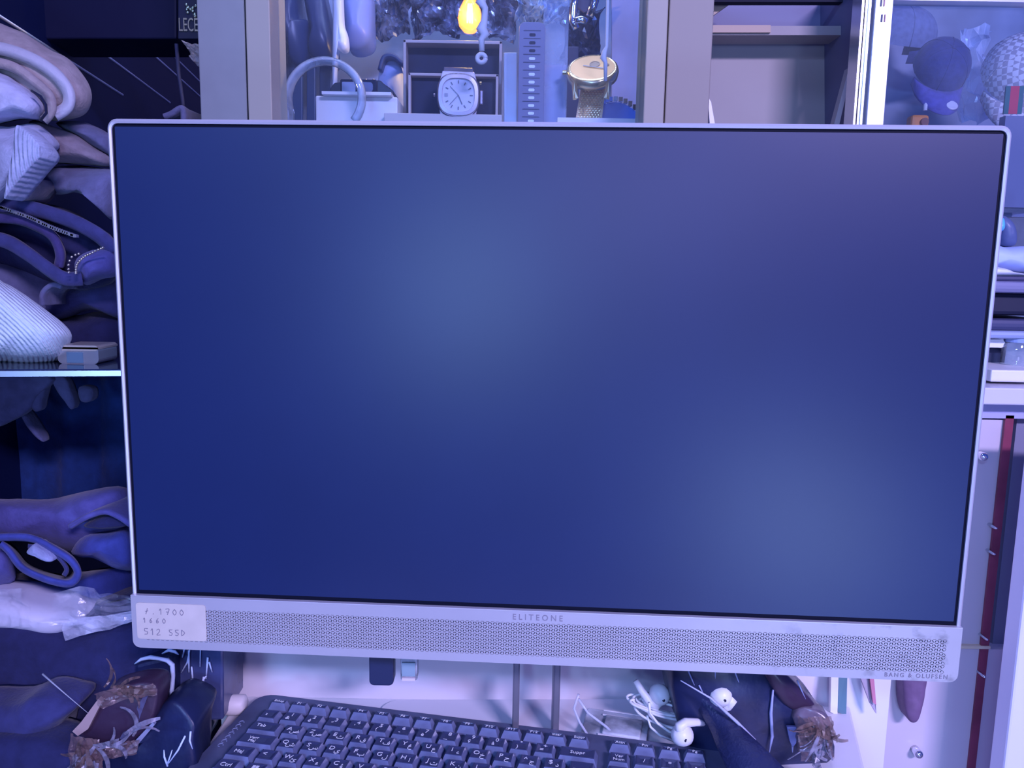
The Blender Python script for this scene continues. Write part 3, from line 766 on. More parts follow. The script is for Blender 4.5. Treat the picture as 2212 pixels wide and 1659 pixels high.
# clear C ring watch holder
g = empty('watch_holder_ring', tuple(on_shelf(702, .83)), label='clear acrylic c-shaped watch holder ring standing behind the glass', cat='holder')
sc = .83 / F
P = []
for i in range(40):
    a = math.radians(200 - i * 238 / 39)
    P.append((702 + 80 * math.cos(a), 212 - 80 * math.sin(a)))
P = [(624, 330)] + P
rs = []
for i, (x, y) in enumerate(P):
    p = A(x, y, .83) - g.location
    rs.append(p)
m_ring = m_acryl
b = MB(); b.tube(rs, .0042, 10, flat=2.0, upv=(0, 1, 0)); b.build('ring_band', m_ring, g, smooth=True)
# white card stand + black digital watch
g = empty('white_card_stand', tuple(on_shelf(770, .86)), label='white card stand behind the clear ring', cat='stand')
x0, x1 = A(684, 230, .86).x - g.location.x, A(860, 230, .86).x - g.location.x
h = hgt(214, .86)
MB().box(((x0 + x1) / 2, .02, h / 2), (x1 - x0, .05, h)).build('card_box', m_warmw, g, bevel=.0015)
MB().box(((x0 + x1) / 2 + .002, .0, h + .001), (x1 - x0 - .014, .03, .003)).build('card_flap', m_warmw, g)
g = empty('black_digital_watch', tuple(A(782, 214, .865)), label='black chunky digital watch lying on the white card stand', cat='watch')
g.location.z = ZS + h + .0025
MB().prism([Vector((x * sc * 1.02, 0, z * sc * 1.02)) for x, z in ((-66, 0), (-68, 14), (-58, 26), (-40, 28), (-30, 34), (40, 32), (46, 26), (58, 18), (66, 12), (66, 0))], (0, .035, 0)).build('strap', m_black, g, bevel=.001)
MB().prism(rrect(-.022, .002, .016, .016, .002, y=-.003), (0, .012, 0)).build('watch_case', m_blackg, g, bevel=.0008)
MB().prism(rrect(-.020, .0035, -.006, .013, .001, y=-.0034), (0, .0008, 0)).build('face', mat('lcd_face', (.25, .30, .45), .2), g)
MB().prism(rrect(-.003, .0035, .012, .013, .003, y=-.0034), (0, .0008, 0)).build('sub_face', mat('lcd_face2', (.12, .15, .27), .2), g)
for x in (-.012, .004, .012): MB().lathe([(.0014, 0), (.0014, -.001)], (x, .002, .0172), axis='Z', n=8).build('button', m_gold, g)
# open watch box
g = empty('open_watch_box', tuple(on_shelf(978, .87)), label='open navy watch box with pale edges holding the rose watch', cat='box')
m_boxin = mat('box_navy_velvet', (.012, .014, .045), .7, noise_amt=.3, noise_scale=80); m_boxe = mat('box_edge_tan', (.48, .38, .36), .45)
lx0, lx1 = A(871, 90, .90).x - g.location.x, A(1085, 90, .90).x - g.location.x
zl = hgt(88, .90)
def frame(x0, x1, z0, z1, y, t, d):
    b = MB()
    b.box(((x0 + x1) / 2, y, z1 - t / 2), (x1 - x0, d, t)); b.box((x0 + t / 2, y, (z0 + z1) / 2), (t, d, z1 - z0)); b.box((x1 - t / 2, y, (z0 + z1) / 2), (t, d, z1 - z0))
    return b
MB().box(((lx0 + lx1) / 2, .05, zl / 2), (lx1 - lx0, .004, zl)).build('lid_lining', m_boxin, g)
frame(lx0, lx1, 0, zl, .04, .0032, .022).build('lid_frame', m_boxe, g, bevel=.0006)
zi = hgt(156, .87)
ix0, ix1 = A(880, 200, .87).x - g.location.x, A(1076, 200, .87).x - g.location.x
frame(ix0, ix1, 0, zi, .012, .0028, .012).build('box_rim', m_boxe, g, bevel=.0006)
MB().box(((ix0 + ix1) / 2, .018, zi / 2 - .001), (ix1 - ix0 - .005, .006, zi - .004)).build('box_cushion', m_boxin, g)
MB().box(((lx0 + lx1) / 2 - .005, -.012, hgt(249, .85) / 2), (lx1 - lx0 + .014, .03, hgt(249, .85))).build('box_front', mat('box_front_tan', (.55, .47, .45), .5), g, bevel=.0008)
# rose watch
WC = A(990, 206, .843)
g = empty('rose_watch', tuple(WC), (math.radians(2), 0, math.radians(4)), 'rose silver watch with rounded square bezel and pale dial in the box', 'watch')
q = .843 / F
def sq(w_, h_, p=2.8, n=40, y=0, cx=0, cz=0):
    out = []
    for i in range(n):
        a = 2 * PI * i / n; c_, s_ = math.cos(a), math.sin(a)
        out.append(Vector((cx + w_ * math.copysign(abs(c_) ** (2 / p), c_), y, cz + h_ * math.copysign(abs(s_) ** (2 / p), s_))))
    return out
m_rose = mat('rose_metal', (.62, .52, .56), .35, metal=.4); m_rosed = mat('rose_metal_dark', (.40, .32, .36), .25, metal=.8)
b = MB(); b.rings([sq(44 * q, 44 * q, 2.8, y=.008), sq(44 * q, 44 * q, 2.8, y=.0), sq(42 * q, 42 * q, 2.8, y=-.0006)]); b.build('watch_case', m_rosed, g, smooth=False)
b = MB(); b.rings([sq(42 * q, 41 * q, y=-.001), sq(41 * q, 40 * q, y=-.0032), sq(34 * q, 33.5 * q, y=-.0036), sq(33 * q, 32.5 * q, y=-.001)], cap0=False, cap1=False); b.build('bezel', m_rose, g, smooth=False)
MB().prism(sq(33.5 * q, 33 * q, y=-.0012), (0, .001, 0)).build('dial', mat('pale_dial', (.62, .60, .68), .4), g)
m_hand = mat('hand_grey', (.15, .15, .2), .4)
for i in range(12):
    a = PI / 2 - i * PI / 6
    if i == 9: continue
    R_ = Matrix.Rotation(-a, 3, 'Y')
    MB().box(Vector((math.cos(a) * 27 * q, -.0016, math.sin(a) * 26 * q)), (6 * q, .0005, 2.0 * q), R_).build('hour_mark', m_hand, g)
MB().box((-25 * q, -.0016, 0), (7 * q, .0005, 6 * q)).build('date_window', mat('date_grey', (.35, .34, .4), .4), g)
for a, L, name in ((-66, 20, 'hour_hand'), (-133, 26, 'minute_hand'), (135, 24, 'second_hand')):
    a = math.radians(a); R_ = Matrix.Rotation(-a, 3, 'Y')
    MB().box(Vector((math.cos(a) * L / 2 * q, -.0022, math.sin(a) * L / 2 * q)), (L * q, .0003, (1.6 if L == 20 else .9) * q), R_).build(name, m_hand, g)
MB().box((48 * q, .004, -2 * q), (7 * q, .005, 28 * q)).build('crown_guard', m_rosed, g, bevel=.0008)
MB().lathe([(3.2 * q, 0), (3.2 * q, 4 * q)], (44 * q, .002, 26 * q), axis='X', n=12).build('crown', m_gold, g)
MB().lathe([(3 * q, -3 * q), (3 * q, 0)], (-48 * q, .003, 0), axis='X', n=12).build('side_button', m_rosed, g)
b = MB().prism([Vector((x * q, .002, z * q)) for x, z in ((-33, 48), (33, 48), (42, 15), (-42, 15))], (0, .006, 0)); b.build('upper_lug', m_rose, g, bevel=.0006)
b = MB().prism([Vector((x * q, .003, z * q)) for x, z in ((-30, 56), (30, 56), (31, 46), (-31, 46))], (0, .006, 0)); b.build('strap', mat('strap_brown', (.12, .09, .12), .4), g, bevel=.0006)
b = MB().prism([Vector((x * q, .002, z * q)) for x, z in ((-40, -20), (40, -20), (34, -62), (-34, -62))], (0, .006, 0)); b.build('lower_strap', m_rose, g, bevel=.0006)
# bulb and cord
bu = empty('filament_bulb', tuple(A(1015, 30, .95)), label='glowing amber filament bulb hanging in the cabinet', cat='bulb')
s9 = .95 / F
b = MB().lathe([(.0005, -39 * s9), (12 * s9, -36 * s9), (22 * s9, -24 * s9), (25 * s9, -8 * s9), (22 * s9, 8 * s9), (14 * s9, 24 * s9), (9 * s9, 34 * s9), (8 * s9, 44 * s9)], n=24)
b.build('glass_globe', mat('amber_glass', (1.0, .42, .06), .1, alpha=.45, emit=(1, .34, .02), emit_s=.45), bu, smooth=True)
m_fil = mat('filament', (1, .8, .3), .5, emit=(1, .62, .12), emit_s=5)
for x in (-5, 0, 5):
    MB().tube([Vector((x * s9, 0, -18 * s9)), Vector((x * .7 * s9, 0, 20 * s9))], 1.9 * s9, 6).build('filament', m_fil, bu)
MB().lathe([(9 * s9, 40 * s9), (10 * s9, 46 * s9), (10 * s9, 75 * s9), (4 * s9, 82 * s9)], n=16).build('socket', mat('amber_brass', (.8, .42, .12), .3, metal=.8), bu)
MB().tube([Vector((0, 0, 80 * s9)), Vector((0, 0, zt - bu.location.z))], .0015, 6).build('wire', m_black, bu)
lp_ = bpy.data.lights.new('filament_glow', 'POINT'); lp_.energy = 1.0; lp_.color = (1, .55, .15); lp_.shadow_soft_size = .01
lo = bpy.data.objects.new('filament_glow', lp_); COL.objects.link(lo); lo.location = A(1015, 30, .93)
g = empty('knotted_cord', tuple(A(1040, 125, .80)), label='white knotted hanging cord ending in a small ring before the open box', cat='cord')
def rel(o, pts, Y): return [A(x, y, Y) - o.location for x, y in pts]
b = MB(); b.tube(rel(g, [(1045, -200), (1046, -20), (1038, 5), (1048, 18), (1046, 45), (1040, 62), (1048, 75), (1040, 85), (1041, 110)], .80), [.0024, .0024, .005, .003, .0032, .0052, .0045, .003, .0026], 8); b.build('cord', mat('cord_white', (.55, .55, .60), .6), g, smooth=True)
P = [A(1040 + 9 * math.cos(t * PI / 8), 126 + 9 * math.sin(t * PI / 8), .80) - g.location for t in range(17)]
b = MB(); b.tube(P, .0022, 8); b.build('ring', MATS['cord_white'], g, smooth=True)
# narrow aluminium strip, silicone strap
o = boxpx(1088, 113, 1117, 300, .88, .01, MB())
o = o.build('upright_strip', mat('white_strip', (.75, .80, .92), .25, metal=.3), None, bevel=.001); tag(o, 'bright white upright strip between the open box and the grey strap', 'strip')
g = empty('silicone_strap', tuple(on_shelf(1146, .84)), label='grey silicone watch strap with a row of holes standing upright', cat='strap')
hs = hgt(45, .84); ws_ = 27 * .84 / F
m_sil = mat('silicone_grey', (.17, .17, .27), .55)
b = MB().prism(rrect(-ws_, 0, ws_, hs, .006, corners=(1, 1, 0, 0)), (0, .004, 0)); b.build('strap_band', m_sil, g, bevel=.0006)
for i in range(13):
    z = hs - (70 + i * 15.5) * .84 / F + 45 * .84 / F
    if z < .004: continue
    MB().prism(rrect(-.0028, z - .0014, .0034, z + .0014, .0012, y=-.0004), (0, .001, 0)).build('hole', mat('hole_light', (.75, .80, .92), .4) if i > 2 else m_dark, g)
    MB().box((.0, -.0003, z + .0042), (.017, .001, .0006)).build('ridge', mat('silicone_dark', (.09, .09, .16), .6), g)
g = empty('clear_sleeve', tuple(on_shelf(1196, .855)), label='clear plastic sleeve with a pinkish card beside the grey strap', cat='packaging')
wz = 24 * .855 / F
MB().box((0, .004, hgt(135, .855) / 2), (wz * 2, .002, hgt(135, .855))).build('card', mat('pink_card', (.58, .50, .60), .6), g)
MB().box((0, 0, hgt(-60, .855) / 2), (wz * 2 + .002, .001, hgt(-60, .855))).build('sleeve', glass_mat('sleeve_clear', .35, (.85, .9, 1), hscale=12), g)
# hanging gold mesh watch
WC = A(1280, 150, .835)
g = empty('gold_mesh_watch', tuple(WC), (math.radians(-46), 0, math.radians(-8)), 'gold watch with a mesh strap tilted on its stand under a white cord', 'watch')
q = .835 / F
m_goldp = mat('gold_pale', (.95, .72, .36), .25, metal=.85)
MB().lathe([(40 * q, .010), (52 * q, .008), (54 * q, .003), (52 * q, -.001), (46 * q, -.003), (45 * q, -.0015)], axis='Y', n=40).build('watch_case', m_goldp, g, smooth=True)
MB().lathe([(46 * q, -.001), (46 * q, -.0022)], axis='Y', n=36).build('dial', mat('gold_dial', (.95, .55, .20), .35, metal=.3), g)
for x, z, r_ in ((4, 12, 11), (30, 8, 4)):
    MB().lathe([(r_ * q, -.0022), (r_ * q, -.0027), (r_ * .8 * q, -.0027), (r_ * .8 * q, -.0023)], (x * q, 0, z * q), axis='Y', n=20).build('sub_dial', mat('gold_sub', (.6, .4, .2), .4), g)
for a, L, name in ((165, 20, 'hour_hand'), (-15, 28, 'minute_hand')):
    a = math.radians(a); R_ = Matrix.Rotation(-a, 3, 'Y')
    MB().box(Vector((math.cos(a) * L / 2 * q, -.003, math.sin(a) * L / 2 * q)), (L * q, .0004, 2 * q), R_).build(name, mat('hand_pale', (.5, .48, .45), .3), g)
MB().lathe([(5 * q, -8 * q), (5 * q, 0)], (-54 * q, .003, 0), axis='X', n=12).build('crown', m_goldp, g)
for sx in (-1, 1):
    MB().prism([Vector((sx * x * q, y, z * q)) for x, y, z in ((30, -.0005, -40), (36, .002, -36), (32, .012, -64), (26, .012, -64))], (sx * 5 * q, .002, 0)).build('lug', m_goldp, g)
g2 = empty('mesh_strap', label='gold')
del g2['label']; g2.parent = g; bpy.data.objects.remove(g2)
stp = empty('gold_strap_stand', tuple(on_shelf(1270, .85)), label='gold woven mesh strap running down to the shelf below the tilted gold watch', cat='strap')
m_mesh = mat('gold_mesh', (.75, .52, .30), .35, metal=.8, bump=.5, bump_scale=700)
z1 = hgt(188, .85); zb = hgt(256, .85)
MB().prism([Vector((x * .85 / F, 0, z)) for x, z in ((-17, z1), (34, z1), (26, 0), (-30, 0))], (0, .003, 0)).build('strap_band', m_mesh, stp)
me_link = None
for r_ in range(17):
    for c_ in range(7):
        t = r_ / 16; z = z1 - .002 - (z1 - zb) * t * 1.1
        x = ((-13 + (c_ + .5 * (r_ % 2)) * 6.4) - 9 * t) * .85 / F
        if me_link is None:
            o = MB().lathe([(.0013, 0), (.0009, -.0007), (.0001, -.0009)], axis='Y', n=6).build('mesh_link', m_goldp, stp); me_link = o.data
        else:
            o = bpy.data.objects.new('mesh_link', me_link); COL.objects.link(o); o.parent = stp
        o.location = (x, -.0001, z)
MB().box((8 * .85 / F, -.001, z1 + .001), (52 * .85 / F, .004, .003)).build('end_bar', m_gold, stp)
g = empty('white_hanging_cord', tuple(A(1304, 60, .80)), label='thin white cord hanging in front of the gold watch', cat='cord')
MB().tube(rel(g, [(1312, -200), (1313, 8), (1311, 100), (1306, 112), (1303, 125), (1308, 135), (1308, 175)], .80), [.0013, .0016, .0016, .0026, .0032, .002, .0016], 8).build('cord', MATS['cord_white'], g, smooth=True)
# clasp above
g = empty('silver_watch_clasp', tuple(A(1255, 20, .86)), label='silver strap clasp hanging at the top edge above the gold watch', cat='watch')
b = MB(); b.tube(rel(g, [(1250, -40), (1240, 10), (1237, 45), (1245, 62)], .86), .0025, 8, flat=1.6); b.tube(rel(g, [(1290, -40), (1286, 0), (1274, 35)], .86), .0025, 8, flat=1.6); b.build('strap_rim', m_chrome, g, smooth=True)
b = MB(); b.tube(rel(g, [(1240, 46), (1255, 42), (1268, 48)], .86), .004, 8); b.build('buckle', m_chrome, g, smooth=True)
MB().prism([p for p in rel(g, [(1252, -30), (1286, -30), (1278, 20), (1262, 26), (1248, 15)], .865)], (0, .004, 0)).build('leather', mat('dark_leather', (.06, .04, .08), .4), g)
# blue studded plate
g = empty('blue_studded_watch_face', tuple(on_shelf(1330, .87)), label='large blue disc with a studded silver rim at the right shelf corner', cat='dial')
P = [(1290, 300), (1296, 240), (1310, 224), (1340, 222), (1370, 238), (1395, 268), (1402, 300)]
pts = smooth_pts(rel(g, P, .87), False, 6)
MB().prism(pts, (0, .006, 0)).build('disc', mat('disc_blue', (.16, .27, .80), .3), g)
for p in pts[8::2]:
    MB().box(p + Vector((.0, .0, .003)), (.004, .007, .0045)).build('stud', m_chrome, g)
o = MB().box(tuple(on_shelf(1300, .83) + Vector((0, .0, hgt(254, .83) / 2))), (.09, .02, hgt(254, .83))).build('white_ledge', m_warmw); tag(o, 'low white ledge under the gold mesh strap', 'ledge')
# dark hanging straps and bags at the left of the cabinet
m_dbag = mat('dark_blue_bag', (.016, .028, .10), .35)
g = empty('dark_hanging_bag', label='dark blue bag hanging at the far left inside the cabinet', cat='bag')
pillow([(594, -60), (628, -60), (640, 34), (656, 40), (654, 128), (624, 130), (620, 100), (603, 66), (592, 34)], .98, .05, 'bag_body', m_dbag, g, wr=.004, seed=70)
g = empty('dark_pointed_bag', label='dark blue bag with a pointed lower edge hanging second from the left in the cabinet', cat='bag')
pillow([(646, -60), (682, -60), (716, 92), (716, 131), (692, 133), (662, 108), (664, 63), (655, 23)], .99, .05, 'bag_body', m_dbag, g, wr=.004, seed=71)
for i, (x0, x1, lb) in enumerate(((623, 653, 'wide dark teal strap hanging below the left dark bag'), (662, 681, 'narrow dark strap hanging below the pointed bag'), (690, 716, 'dark strap hanging beside the white plastic strip'))):
    o = boxpx(x0, 120, x1, 330, 1.0 + .01 * i, .006, MB()).build('hanging_strap', mat('strap_teal', (.02, .045, .12), .4), None, bevel=.001); tag(o, lb, 'strap')
o = crumple([(590, 100), (624, 98), (622, 330), (590, 330)], 1.04, 'folded_plastic_sheet', film('sheet_film', (.55, .62, .85), .5, .95, 20), None, amp=.012, n=8, ny=20, seed=72); tag(o, 'pale folded plastic sheet beside the left cabinet post', 'plastic')
g = empty('white_plastic_strip', label='bright white plastic sheet strip hanging in the cabinet left of the crumpled bags', cat='plastic')
pillow([(718, -40), (734, -40), (737, 40), (745, 70), (748, 100), (738, 108), (722, 108), (720, 190), (716, 190)], .96, .02, 'strip', mat('white_plastic', (.70, .78, 1.0), .3), g, wr=.003, seed=73)
g = empty('blue_pouch', label='soft blue pouch hanging beside the white plastic strip', cat='pouch')
pillow([(735, -40), (790, -40), (796, 50), (790, 85), (765, 100), (742, 92), (738, 50)], 1.0, .06, 'soft_form', mat('pouch_blue', (.22, .28, .62), .4), g, wr=.004, seed=74)
# crumpled bags on the back
m_cr = mat('crinkled_foil', (.30, .36, .56), .18, metal=.5, noise_amt=.8, noise_scale=55)
for i, (q4, lb) in enumerate((([(785, -60), (885, -60), (885, 85), (785, 85)], 'crinkled dark plastic bag left of the bulb'), ([(880, -60), (990, -60), (990, 82), (880, 90)], 'crinkled plastic bag just behind the bulb'), ([(985, -60), (1110, -60), (1110, 85), (985, 82)], 'crinkled plastic bag right of the bulb'), ([(1105, -60), (1220, -60), (1220, 60), (1105, 50)], 'brightest crinkled plastic bag above the grey strap'))):
    o = crumple(q4, 1.06, 'crinkled_bag', m_cr if i < 3 else mat('crinkled_bright', (.5, .68, .95), .2, metal=.3, noise_amt=.5, noise_scale=60), None, amp=.022, n=26, ny=26, seed=80 + i); tag(o, lb, 'bag', 'crinkled bags in the cabinet')
g = empty('white_pack', label='pale quilted pack leaning behind the open box on its left', cat='pack')
pillow([(818, 140), (840, 118), (862, 128), (872, 190), (880, 300), (830, 300), (815, 220)], .96, .04, 'pack_body', mat('pack_pale', (.42, .48, .78), .5, bump=.5, bump_scale=60), g, wr=.003, seed=90)
sheet([(818, 150), (828, 122), (850, 120), (874, 142)], .95, .02, .005, 'dark_strap', m_dbag, g, seed=91)
o = crumple([(1215, 20), (1300, 20), (1300, 130), (1215, 130)], 1.05, 'dark_foil_bag', mat('dark_foil', (.05, .06, .14), .25, metal=.4, noise_amt=.6, noise_scale=40), None, amp=.02, n=14, seed=92); tag(o, 'dark foil bag behind the hanging gold watch', 'bag')
o = boxpx(1222, 100, 1250, 330, 1.03, .02, MB()).build('dark_strap_card', mat('card_dark', (.03, .035, .10), .5), None, bevel=.001); tag(o, 'dark upright card behind the gold strap', 'card')
o = boxpx(1322, -20, 1392, 330, 1.06, .01, MB()).build('pale_card', mat('card_pale_violet', (.40, .40, .70), .35, noise_amt=.2, noise_scale=20), None); tag(o, 'pale violet backing card at the right end of the cabinet', 'card')

# ------------------------------------------------------------------ right: wooden niche, showcase with caps
m_mauve = mat('mauve_board', (.40, .36, .36), .5, noise_amt=.12, noise_scale=3); m_brown = mat('tan_edge_warm_patch', (.50, .36, .26), .45)
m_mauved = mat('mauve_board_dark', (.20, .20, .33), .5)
g = empty('wooden_niche', (A(1700, 300, 1.62).x, 1.62, 0), label='mauve wooden shelf niche right of the watch cabinet', cat='shelf')
def npx(x0, y0, x1, y1, Y, d, name, M):
    o = boxpx(x0, y0, x1, y1, Y, d, MB()).build(name, M, g); o.matrix_parent_inverse = Matrix.Translation(-g.location); return o
npx(1480, 84, 1870, 900, 1.64, .02, 'back_board', m_mauve)
npx(1480, -60, 1870, 84, 1.66, .02, 'upper_board', m_mauved)
npx(1480, 56, 1850, 76, 1.56, .06, 'shelf_board', m_mauve); npx(1480, 54, 1665, 70, 1.553, .006, 'shelf_edge', m_brown)
npx(1540, -8, 1850, 4, 1.55, .02, 'upper_rail', m_dark)
npx(1846, -60, 1858, 900, 1.5, .16, 'side_board', m_mauved)
o = MB().prism([A(1540, 0, 1.58), A(1588, 0, 1.58), A(1540, 34, 1.58)], (0, .01, 0)).build('warm_light_patch', MATS['tan_edge_warm_patch'], g); o.matrix_parent_inverse = Matrix.Translation(-g.location)  # warm light patch laid in as a tan triangle
o = MB().prism([A(1834, 146, 1.5), A(1841, 150, 1.5), A(1808, 290, 1.5), A(1796, 290, 1.5)], (0, .02, 0)).build('leaning_stick', mat('stick_pale', (.55, .48, .48), .6)); tag(o, 'pale wooden stick leaning in the niche beside the metal post', 'stick')
o = MB().prism([A(1530, 210, 1.3), A(1536, 220, 1.3), A(1550, 300, 1.3), A(1535, 300, 1.3)], (0, .02, 0)).build('foot_bracket', m_white, cab); o.matrix_parent_inverse = CINV
sh = empty('cap_showcase', (A(2050, 300, 1.5).x, 1.6, 0), label='aluminium framed glass showcase holding caps at the right', cat='showcase')
def spx(x0, y0, x1, y1, Y, d, name, M):
    a, c2 = A(x0, y0, Y), A(x1, y1, Y)
    yr = 130 if y1 - y0 > 100 else (y0 + y1) / 2
    a.x, c2.x = A(x0, yr, Y).x, A(x1, yr, Y).x
    o = MB().prism([Vector((a.x, Y, a.z)), Vector((c2.x, Y, a.z)), Vector((c2.x, Y, c2.z)), Vector((a.x, Y, c2.z))], (0, d, 0)).build(name, M, sh); o.matrix_parent_inverse = Matrix.Translation(-sh.location); return o
spx(1883, -80, 1919, 700, 1.40, .04, 'post_face', mat('alu_white', (.76, .79, .90), .3, metal=.35))
for i, x in enumerate((1853, 1861, 1868, 1876)): spx(x, -80, x + 5, 700, 1.41 + .003 * (i % 2), .04, 'post_groove_rib', m_alu)
spx(1852, -80, 1884, 700, 1.425, .03, 'post_back', MATS['post_grey'])
spx(1915, -6, 2300, 6, 1.42, .03, 'top_rail', MATS['alu_white'])
spx(1918, 8, 2300, 470, 1.44, .004, 'glass_pane', glass_mat('showcase_glass', .045, (.85, .92, 1), hscale=6))
spx(1900, -80, 2330, 900, 2.2, .02, 'back_board', mat('showcase_back', (.34, .40, .55), .4, noise_amt=.5, noise_scale=5))
spx(2000, 445, 2300, 452, 1.45, .5, 'glass_shelf', MATS['shelf_glass'])
spx(2156, 290, 2168, 470, 1.5, .02, 'inner_upright', m_alu)
spx(2185, 250, 2260, 470, 1.6, .02, 'inner_board', mat('inner_board', (.16, .18, .30), .4))
for (x, y) in ((1908, 4), (1909, 38)):
    spx(x - 5, y - 7, x - 2, y + 9, 1.398, .003, 'slot', MATS['strap_teal']); spx(x + 2, y - 7, x + 4, y + 9, 1.398, .003, 'slot', mat('slot_red', (.5, .25, .3), .5))

def cap(name, label, px, py, Y, R, rot, M, Mb, badge=False, ribbon=False, group='caps in the showcase'):
    g = empty(name, tuple(A(px, py, Y)), rot, label, 'cap', group)
    # crown: local +z = top of the cap, brim towards -y
    b = MB(); rs = []
    for i in range(9):
        a = i / 8 * PI / 2
        r = max(math.cos(a) ** .75, .03); z = math.sin(a) ** .9 * .95
        rs.append([Vector((R * r * math.cos(t) * .92, R * r * math.sin(t) * 1.05, R * z)) for t in [2 * PI * k / 28 for k in range(28)]])
    b.rings(rs, cap0=False); o = b.build('crown', M, g, smooth=True)
    for k in range(6):
        t = 2 * PI * k / 6 + .3
        P = [Vector((R * 1.006 * max(math.cos(a) ** .75, .03) * math.cos(t) * .92, R * 1.006 * max(math.cos(a) ** .75, .03) * math.sin(t) * 1.05, R * math.sin(a) ** .9 * .955)) for a in [i / 8 * PI / 2 for i in range(9)]]
        MB().tube(P, R * .012, 5).build('seam', M, o, smooth=True)
    MB().lathe([(R * .07, 0), (R * .06, R * .03), (R * .01, R * .05)], (0, 0, R * .95), n=12).build('top_button', M, g, smooth=True)
    vs = []; n = 16; mrows = 6
    for j in range(mrows):
        for i in range(n + 1):
            t = PI + (i / n) * PI
            t = math.radians(200 + 140 * i / n)
            e = j / (mrows - 1)
            x = R * .92 * math.cos(t) * (1 - .05 * e); y = R * 1.05 * math.sin(t) - e * R * .95 * (math.sin(PI * i / n) ** .45)
            vs.append(Vector((x, y, .02 * R - .35 * R * (abs(i / n - .5) * 2) ** 2 * (.4 + .6 * e) - .12 * R * e)))
    fs = [(j * (n + 1) + i, j * (n + 1) + i + 1, (j + 1) * (n + 1) + i + 1, (j + 1) * (n + 1) + i) for j in range(mrows - 1) for i in range(n)]
    br = MB().add(vs, fs).build('brim', Mb, g, smooth=True); s_ = br.modifiers.new('t', 'SOLIDIFY'); s_.thickness = R * .03; s_.offset = -1
    if badge: MB().lathe([(R * .2, 0), (R * .2, R * .03), (R * .17, R * .045)], (R * .3, -R * 1.55, -R * .09), n=20).build('badge', m_white, g)
    return g
c_cap = cloth('cap_navy', (.045, .06, .22), rough=.7); c_cap2 = cloth('cap_violet', (.12, .11, .42), rough=.7); c_cap3 = cloth('cap_slate', (.22, .26, .45), rough=.7)
YC = 1.85
cap('navy_baseball_hat', 'navy cap with violet brim and round white badge in the showcase', 2030, 150, YC, .064, (math.radians(56), math.radians(6), math.radians(-4)), c_cap, c_cap2, badge=True)
cap('slate_baseball_hat', 'slate cap hanging behind the metal post', 1935, 88, YC + .20, .085, (math.radians(12), math.radians(-22), math.radians(70)), c_cap3, c_cap)
# patterned cap
M = mat('cap_pattern', (.62, .60, .62), .7)
nt = M.node_tree; ck = nt.nodes.new('ShaderNodeTexChecker'); ck.inputs['Scale'].default_value = 95
ck.inputs['Color1'].default_value = (.86, .83, .85, 1); ck.inputs['Color2'].default_value = (.45, .42, .47, 1)
tcn = nt.nodes.new('ShaderNodeTexCoord'); mpn = nt.nodes.new('ShaderNodeMapping'); mpn.inputs['Rotation'].default_value = (.6, .5, .8)
nt.links.new(tcn.outputs['Object'], mpn.inputs['Vector']); nt.links.new(mpn.outputs[0], ck.inputs['Vector']); nt.links.new(ck.outputs['Color'], nt.nodes['Principled BSDF'].inputs['Base Color'])
g = cap('patterned_baseball_hat', 'beige checked cap with a green and red ribbon at the right edge', 2200, 165, YC, .085, (math.radians(58), 0, math.radians(-8)), M, M)
for (x0, x1, c) in ((2170, 2180, (.02, .16, .16)), (2180, 2199, (.75, .03, .08)), (2199, 2209, (.02, .16, .16))):
    o = MB().prism([A(x0 + 4, 186, YC - .18), A(x1 + 4, 186, YC - .18), A(x1 - 2, 246, YC - .165), A(x0 - 2, 246, YC - .165)], (0, .004, 0)).build('ribbon', mat('ribbon_%d' % x0, c, .6)); o.parent = g; bpy.context.view_layer.update(); o.matrix_parent_inverse = g.matrix_world.inverted()
o = crumple([(2070, 60), (2140, 60), (2140, 260), (2070, 260)], 2.0, 'clear_garment_bag', film('showcase_film', (.7, .8, 1.0), .45, .95, 14), None, amp=.03, n=12, seed=101); tag(o, 'crumpled clear bag between the navy and patterned caps', 'bag')
g = empty('orange_toy', tuple(A(1982, 258, 1.8)), label='small orange piece below the violet brim', cat='toy')
s8 = 1.8 / F
MB().box((0, 0, -.01), (36 * s8, .03, 34 * s8)).build('body', mat('orange_plastic', (1.0, .30, .04), .4), g, bevel=.006)
MB().lathe([(8 * s8, -.006), (8 * s8, 0), (3 * s8, 0)], (6 * s8, -.016, -8 * s8), axis='Y', n=14).build('hole_ring', mat('orange_dark', (.30, .08, .03), .5), g)
MB().lathe([(4 * s8, 0), (4 * s8, .012), (1 * s8, .016)], (14 * s8, 0, 18 * s8), n=10).build('knob', m_white, g)

# ------------------------------------------------------------------ right: counter and its goods
YR = 1.0
ct = empty('sales_counter', (A(2230, 850, YR).x, YR, 0), label='white topped counter with mauve panels and red edge trim at the right', cat='counter')
def kpx(x0, y0, x1, y1, Y, d, name, M, par=ct, **k):
    a, c2 = A(x0, (y0 + y1) / 2, Y), A(x1, (y0 + y1) / 2, Y); z1, z0 = A((x0 + x1) / 2, y0, Y).z, A((x0 + x1) / 2, y1, Y).z
    o = MB().prism([Vector((a.x, Y, z1)), Vector((c2.x, Y, z1)), Vector((c2.x, Y, z0)), Vector((a.x, Y, z0))], (0, d, 0)).build(name, M, par, **k)
    if par: o.matrix_parent_inverse = Matrix.Translation(-par.location)
    return o
m_ctop = mat('counter_white', (.62, .60, .68), .3)
ZT = A(2170, 838, YR).z
m_lil = mat('lilac_acrylic', (.62, .55, .60), .3, noise_amt=.08, noise_scale=4); m_lil2 = mat('lilac_acrylic_pale', (.66, .58, .64), .22, noise_amt=.08, noise_scale=4)
a0 = A(2108, 838, YR).x
